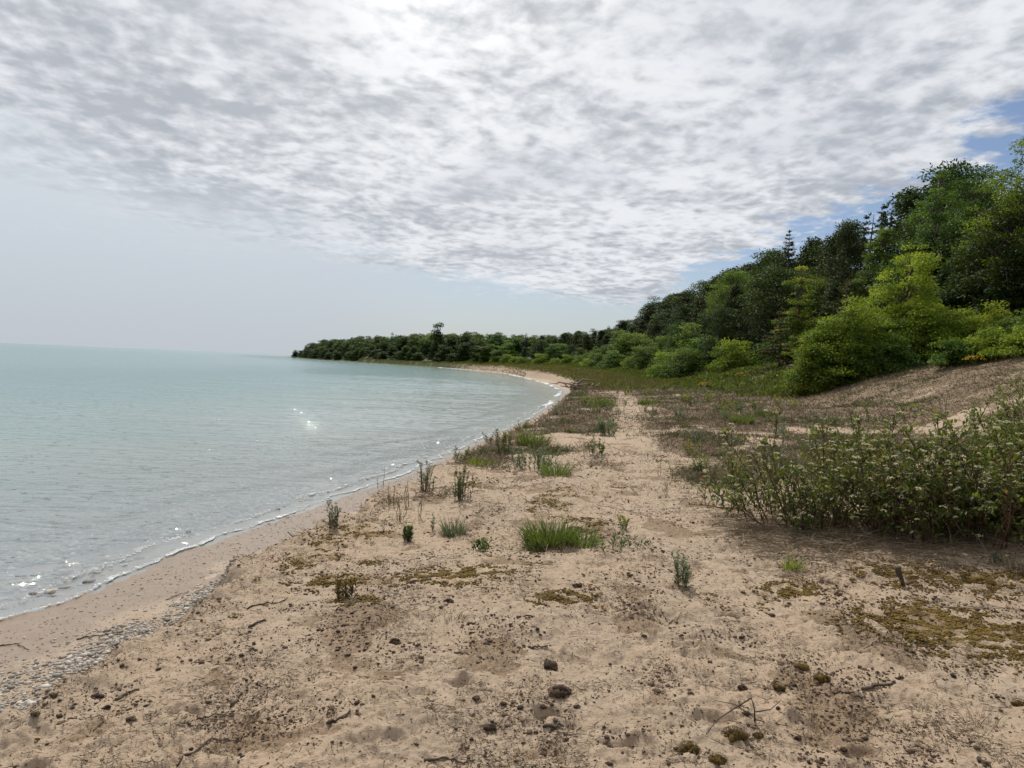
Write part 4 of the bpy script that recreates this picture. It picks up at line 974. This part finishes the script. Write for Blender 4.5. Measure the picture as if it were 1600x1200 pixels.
P[:, 2] += .003; rad = r.uniform(.0007, .0018, n)*(1+P[:, 1]*.06)
sticks(g_, P, P+D*l[:, None], rad, rad*.5, np.clip(r.normal(.28, .28, n), 0, 1), 3)
o = g_.build('plant_litter', G_dry); tag(o, 'short bits of dead stalk scattered on the sand', 'litter', None, 'stuff')
# moss: fine tufts thick on the moss patches
def mossf(x, y):
    v_ = ss(.05, .6, fbm(x*.9, y*.9, 3, 101)+.45*noise(x*6, y*6, 102)-.3)*ss(4.2, 6.5, y)*.35
    for a_, b_, r_ in MOSS:
        v_ = np.maximum(v_, np.exp(-((x-a_)**2+((y-b_)*1.3)**2)/(r_*.9)**2))
    return np.clip(v_*ss(-.25, .35, noise(x*9, y*9, 103)), 0, 1)*ss(0, .4, x-XK(y))
P = scatter(26000, 3.5, 12, mossf, seed=19, bias=1.0); n = len(P); g_ = Geo(); sz = r.uniform(.004, .012, n); P[:, 2] += sz*.2
lumps(g_, P, sz, np.clip(r.normal(.6, .25, n), 0, 1), .6, 21)
o = g_.build('moss', M_mossc, smooth=False); tag(o, 'ochre green moss patches growing on the sand', 'moss', None, 'stuff')
# roots and stems hanging out of the eroded ledge
g_ = Geo(); m_ = 1500; Y_ = r.uniform(2, 30, m_); Y_ = Y_[noise(Y_*1.1, Y_*0, 71) > -.15]; m_ = len(Y_); X_ = XK(Y_)+r.normal(.03, .10, m_)
P = np.column_stack([X_, Y_, H(X_, Y_)]); D = rdirs(m_, r)*np.array([1, 1, .8]); D[:, 2] = np.abs(D[:, 2])*.7+.05; l = r.uniform(.03, .13, m_)[:, None]
sticks(g_, P, P+D*l, .0022, .001, np.clip(r.normal(.25, .15, m_), 0, 1), 3)
o = g_.build('exposed_rootlets', M_wood); tag(o, 'dark rootlets and stems along the eroded sand ledge', 'roots', None, 'stuff')

# ------------------------------------------------------------------ stones
g_ = Geo(); m_ = 17000; Y_ = r.uniform(2.0, 7.0, m_); dk_ = -np.abs(r.normal(.42, .26, m_))*np.interp(Y_, [2, 4, 5.5, 7.4], [1.25, 1.1, .75, .2])-.02; X_ = XK(Y_)+dk_
k = (X_ > XS(Y_)+.3) & (noise(X_*2, Y_*2, 5)+.5*noise(X_*7, Y_*7, 6) > r.uniform(-.8, .35, m_)); X_, Y_ = X_[k], Y_[k]; n = len(X_); sz = r.lognormal(-4.85, .5, n).clip(.003, .028)
lumps(g_, np.column_stack([X_, Y_, H(X_, Y_)+sz*.18]), sz, np.clip(r.normal(.55, .25, n), 0, 1), .42, 12)
m_ = 7000; Y_ = r.uniform(2.5, 14, m_); X_ = XS(Y_)+(XK(Y_)-XS(Y_))*r.uniform(.05, 1, m_); sz = r.lognormal(-5.4, .5, m_).clip(.002, .016)
lumps(g_, np.column_stack([X_, Y_, H(X_, Y_)+sz*.15]), sz, np.clip(r.normal(.42, .25, m_), 0, 1), .45, 13)
o = g_.build('gravel', M_stone); tag(o, 'pale flat pebbles lying below the sand ledge', 'pebbles', None, 'stuff')
g_ = Geo(); m_ = 16000; Y_ = r.uniform(4, 22, m_); X_ = XS(Y_)-r.uniform(.5, 1, m_)*r.uniform(.6, 7, m_); sz = r.lognormal(-3.5, .4, m_).clip(.012, .07)
k = noise(X_*.8, Y_*.8, 51) > -.3; X_, Y_, sz = X_[k], Y_[k], sz[k]; n = len(X_)
lumps(g_, np.column_stack([X_, Y_, H(X_, Y_)+sz*.1]), sz, np.clip(r.normal(.4, .3, n), 0, 1), .45, 14)
o = g_.build('lakebed_stones', M_stone); tag(o, 'submerged stones seen through the shallow water', 'stones', None, 'stuff')

# ------------------------------------------------------------------ foam on the swash line; its white lumps also stand in for sun sparkle
M_foam_sparkle = leaf_mat('foam_and_sparkle', [(0, (.70, .72, .72)), (1, (.86, .87, .86))], trans=.2, objvar=0, tcol=(1, 1, 1), spec=.15, rough=.6)
g_ = Geo(); m_ = 60000; Y_ = 4.2*(40/4.2)**r.uniform(0, 1, m_)
wig = .12*noise(Y_*.35, Y_*0+3., 5)*np.minimum(1, Y_/4+1)
lineoff = -.04-.22*np.abs(noise(Y_*1.1, Y_*0, 81))+.03*noise(Y_*6, Y_*0, 82)
X_ = XS(Y_)+wig+lineoff-np.abs(r.normal(0, .03, m_))-r.choice([0, 0, 0, .35], m_)*(1+.35*noise(Y_*.8, Y_*0, 85))*r.uniform(.9, 1.1, m_)
k = r.random(m_) < (.12+.88*ss(-.2, .45, noise(Y_*.7, Y_*0, 83)+.5*noise(Y_*4, X_*0, 84))); X_, Y_ = X_[k], Y_[k]; n = len(X_)
sz = r.lognormal(-6.0, .55, n)*(1+Y_*.09)
lumps(g_, np.column_stack([X_, Y_, np.maximum(H(X_, Y_), .006)+.004]), sz, r.uniform(0, 1, n), .35, 15)
for (ya, yb, o_, wd_, n) in [(38, 62, .35, .3, 3600), (66, 96, .5, .5, 5200), (100, 140, .7, .8, 4200), (150, 230, .6, .5, 1800)]:
    Y_ = r.uniform(ya, yb, n); X_ = XS(Y_)-o_*r.uniform(.3, 1, n)+wd_*.5*noise(Y_*.3, Y_*0, 5)
    k = noise(Y_*.16, Y_*0, 91)+.6*noise(Y_*1.1, X_*2, 92) > r.uniform(-.1, .5, n); X_, Y_ = X_[k], Y_[k]
    lumps(g_, np.column_stack([X_, Y_, np.maximum(base(X_, Y_), 0)+.01]), r.uniform(.03, .10, len(X_))*(1+(Y_-50)/60), r.uniform(0, 1, len(X_)), .3, 16)
o = g_.build('foam', M_foam_sparkle); tag(o, 'thin white foam and modelled sun sparkle along the swash line', 'foam', None, 'stuff')

# ------------------------------------------------------------------ sticks, clods, driftwood
def stick(pts, rad, label, tint=.3, name='stick', lift=.006, up=None):
    P = []
    W_ = [ground(a, b) for a, b in pts]
    P = np.array([[p.x, p.y, p.z] for p in W_])
    n = max(6, len(P)*4); t_ = np.linspace(0, 1, n); q = np.stack([np.interp(t_, np.linspace(0, 1, len(P)), P[:, c]) for c in range(3)], -1)
    q[1:-1] += rng.normal(size=(n-2, 3))*rad*.9
    q[:, 2] = np.maximum(H(q[:, 0], q[:, 1])+rad*.5, q[:, 2]*0+H(q[:, 0], q[:, 1])) + lift*np.sin(t_*math.pi)
    o_ = q[0].copy(); g_ = Geo(); path(g_, q-o_, rad*(1.1-.65*t_)*rng.uniform(.8, 1.2, n), tint, 6)
    mi = n//2; dd = unit((q[-1]-q[0])+rng.normal(size=3)*np.linalg.norm(q[-1]-q[0])*.5); dd[2] = abs(dd[2])*.4
    L_ = np.linalg.norm(q[-1]-q[0])*.28
    path(g_, np.linspace(q[mi]-o_, q[mi]-o_+dd*L_, 4), np.linspace(rad*.6, rad*.2, 4), tint, 4)
    o = g_.build(name, M_wood, loc=o_); return tag(o, label, 'stick', 'loose sticks lying on the sand')
for a in [([(386, 953), (420, 944), (450, 935)], .006, 'long dark stick on the sand above the pebble strip', .08),
          ([(390, 981), (416, 971)], .009, 'short thick dark stick below the long dark one', .08),
          ([(362, 1103), (376, 1084)], .009, 'stubby two toned stick end on the lower left sand', .5),
          ([(390, 1122), (427, 1114)], .005, 'straight pale stick on the lower left sand', .9),
          ([(307, 1126), (330, 1123), (354, 1117)], .004, 'thin dark stick left of the straight pale one', .1),
          ([(512, 1132), (547, 1115)], .008, 'dark blunt stick right of the straight pale one', .05),
          ([(146, 1145), (165, 1125), (130, 1122)], .004, 'small bent twig left of the bottom left clods', .4),
          ([(277, 1199), (305, 1178), (330, 1158), (371, 1160)], .005, 'long curving twig at the bottom left edge', .25),
          ([(259, 938), (275, 932), (296, 925)], .004, 'thin curved twig on the beach below the ledge', .2),
          ([(180, 1095), (200, 1086), (217, 1080)], .007, 'grey brown stick right of the round black clod', .3),
          ([(120, 1000), (150, 995), (190, 992)], .006, 'dark twig lying across the pebble strip', .1),
          ([(0, 1010), (25, 1008), (45, 1016)], .005, 'thin brown twig at the left edge above the pebbles', .3),
          ([(1346, 1079), (1370, 1074), (1399, 1069)], .010, 'thick splintered dark stick on the right hand sand', .1),
          ([(1301, 1084), (1325, 1085), (1351, 1088)], .006, 'thin dark stick just left of the splintered one', .1),
          ([(1342, 1020), (1365, 1004), (1387, 986)], .004, 'straight pale stick slanting up the right hand sand', .85),
          ([(1449, 949), (1500, 952), (1540, 949), (1600, 954)], .006, 'long pale stick lying under the shrubs at the right', .9),
          ([(1528, 1188), (1540, 1200)], .009, 'dark stub at the bottom right edge', .05),
          ([(1045, 975), (1075, 958)], .004, 'pale slanting twig right of the middle foreground', .7),
          ([(808, 968), (835, 963)], .006, 'dark forked twig in the middle foreground', .1),
          ([(826, 1012), (856, 1010)], .008, 'brown bark sliver left of the earth lump', .2),
          ([(710, 1020), (740, 1025)], .004, 'dark thin twig left of the bark sliver', .15),
          ([(640, 912), (665, 908)], .008, 'flat dark bark piece beyond the withered weed', .15),
          ([(662, 1190), (700, 1188), (740, 1190)], .006, 'brown root like twig at the bottom middle edge', .2),
          ([(850, 1140), (880, 1137)], .008, 'dark sliver of wood below the large brown clod', .1),
          ([(1270, 870), (1320, 845), (1345, 830)], .006, 'long grey stick leaning out from under the leggy shrub', .8),
          ([(1390, 880), (1440, 876), (1500, 878)], .004, 'grey stalk lying along the front of the shrubs', .75),
          ([(450, 832), (490, 836)], .006, 'dark root piece sticking from the sand ledge', .1)]:
    stick(*a)
# standing branched twig
P = ground(1179, 1130); e = empty('branched_twig', P); k = P.y/F
def v_(px, py, dy=0.): return np.array([(px-1179)*k, dy, (1130-py)*k])
g_ = Geo()
for pts, rr in [([v_(1179, 1134), v_(1178, 1112), v_(1172, 1094)], .0045), ([v_(1172, 1094), v_(1135, 1110, -.04), v_(1112, 1118, -.08), v_(1091, 1134, -.12)], .0035),
                ([v_(1180, 1116), v_(1200, 1106, -.03), v_(1213, 1090, -.04)], .003), ([v_(1176, 1124), v_(1150, 1110, .03), v_(1120, 1108, .05)], .0028), ([v_(1179, 1128), v_(1195, 1127, -.03), v_(1225, 1128, -.05)], .003)]:
    path(g_, np.array(pts), np.linspace(rr, rr*.45, len(pts)), .08, 5)
g_.build('twig', M_wood, e); tag(e, 'dark dead twig with spreading branches standing in the lower right sand', 'twig')
def clod(px, py, rp, label, mossy=0, name='clod', flat=.8):
    P = ground(px, py); rad = rp/F*P.y; g_ = Geo(); r2 = np.random.default_rng(int(px*3+py))
    n = 46; d = rdirs(n, r2); d[:, 2] = np.abs(d[:, 2]); q = d*rad*.62*r2.uniform(.5, 1.0, (n, 1))*np.array([r2.uniform(.8, 1.5), r2.uniform(.7, 1.1), flat*r2.uniform(.5, .95)])
    q += np.array([.25, .1, 0])*rad*r2.normal(size=(n, 1))*.5
    lumps(g_, q, rad*r2.uniform(.12, .42, n), np.clip(r2.normal(.35, .2, n), 0, 1), .9, int(px))
    o = g_.build(name, M_mossc if mossy else M_clod, smooth=False, loc=(P.x, P.y, P.z))
    if mossy:
        f_ = Geo(); n = 420; d = rdirs(n, r2); d[:, 2] = np.abs(d[:, 2]); blades(f_, d*rad*np.array([1, .85, flat]), d+rdirs(n, r2)*.5, rad*.22, rad*.03, r2.uniform(.1, .8, n), .2, 2)
        f_.build('moss_fuzz', M_mossc, o)
    return tag(o, label, 'moss clump' if mossy else 'clod', 'dark clods on the sand' if not mossy else 'moss cushions on the sand')
for a in [(151, 1089, 9, 'round black clod below the pebble strip, top one of three'), (168, 1108, 7, 'small black clod right below the round black one'), (204, 1128, 8, 'dark clod lowest of the three at the lower left'),
          (55, 1118, 7, 'dark clod near the left edge'), (92, 1121, 7, 'rough clod between the left edge clod and the three black ones'), (84, 1088, 7, 'reddish brown clod beside the pebble strip'),
          (766, 1141, 11, 'dark earth clod at the bottom middle'), (700, 941, 7, 'blocky black clod in the middle foreground'), (903, 917, 8, 'dark clod at the left edge of the path'),
          (622, 898, 5, 'small dark clod beyond the blocky black one'), (616, 1006, 9, 'crumbly brown clod in the left middle'), (786, 1102, 6, 'black clod above the bottom middle one'),
          (848, 1108, 7, 'flat black clod below the large brown clod'), (902, 1106, 7, 'pair like dark clod right of the flat black one'), (1077, 1085, 6, 'dark clod on the sand below the spiky plant'),
          (950, 1196, 6, 'dark lump at the bottom edge'), (1205, 962, 6, 'dark clod left of the moss patch'), (1309, 930, 7, 'black clod below the dead grass fan'), (1248, 1157, 7, 'black clod right of the yellow green moss cushion'),
          (1318, 1175, 7, 'dark clod at the bottom right'), (1160, 1075, 8, 'dark crumbly clod above the branched twig'), (744, 1092, 7, 'brown clod left of the large brown clod'), (560, 1118, 6, 'small dark clod right of the blunt stick'),
          (500, 985, 5, 'small brown clod below the withered weed'), (375, 1086, 5, 'tiny black clod beside the stubby stick')]: clod(*a)
for a in [(873, 1083, 20, 'large brown clod in the middle foreground', 0), (860, 1042, 15, 'broken earth lump with a dark hollow side behind the large brown clod', 0), (1284, 1062, 13, 'brown green moss cushion on the right hand sand', 1), (1146, 1153, 18, 'yellow green topped moss cushion at the bottom', 1),
          (1076, 1174, 17, 'dark brown moss cushion left of the yellow green topped one', 1), (1122, 1192, 14, 'flat moss cushion at the bottom edge', 1), (1592, 1102, 11, 'moss cushion at the right edge', 1), (1250, 1046, 12, 'brown moss tuft left of the round cushion', 1),
          (1185, 1152, 8, 'small moss tuft right of the yellow green topped cushion', 1), (1215, 1078, 11, 'mossy crust above the branched twig', 1)]: clod(*a)
# stump
P = ground(1403, 918); e = empty('twig_stump', P); g_ = Geo(); path(g_, np.array([[.05, 0, -.03], [.03, 0, .05], [0, 0, .11], [-.01, 0, .15]]), [.012, .014, .022, .026], .08, 7); path(g_, np.array([[.03, 0, .0], [.10, 0, .04], [.14, 0, .05]]), [.008, .006, .003], .1, 5)
g_.build('stump_wood', M_wood, e); tag(e, 'short dark broken stump standing in the sand below the shrubs', 'stump')
# driftwood at the bend
P = ground(900, 614); e = empty('driftwood_pile', P); r2 = np.random.default_rng(4)
for i in range(9):
    g_ = Geo(); a_ = r2.uniform(-1.2, 1.2)+(math.pi if i % 2 else 0); l = r2.uniform(.8, 1.9); b = np.array([r2.normal()*.4, r2.normal()*.4, r2.uniform(.0, .4)])
    P2 = limb_pts(b, b+np.array([math.cos(a_)*l, math.sin(a_)*l*.6, r2.uniform(.0, .6)]), 6, .06, r2); path(g_, P2, np.linspace(.07, .02, 6)*r2.uniform(.6, 1.2), r2.choice([.1, .8, .6]), 6)
    g_.build('branch', M_wood, e)
tag(e, 'tangle of grey driftwood branches at the bend of the beach', 'driftwood')
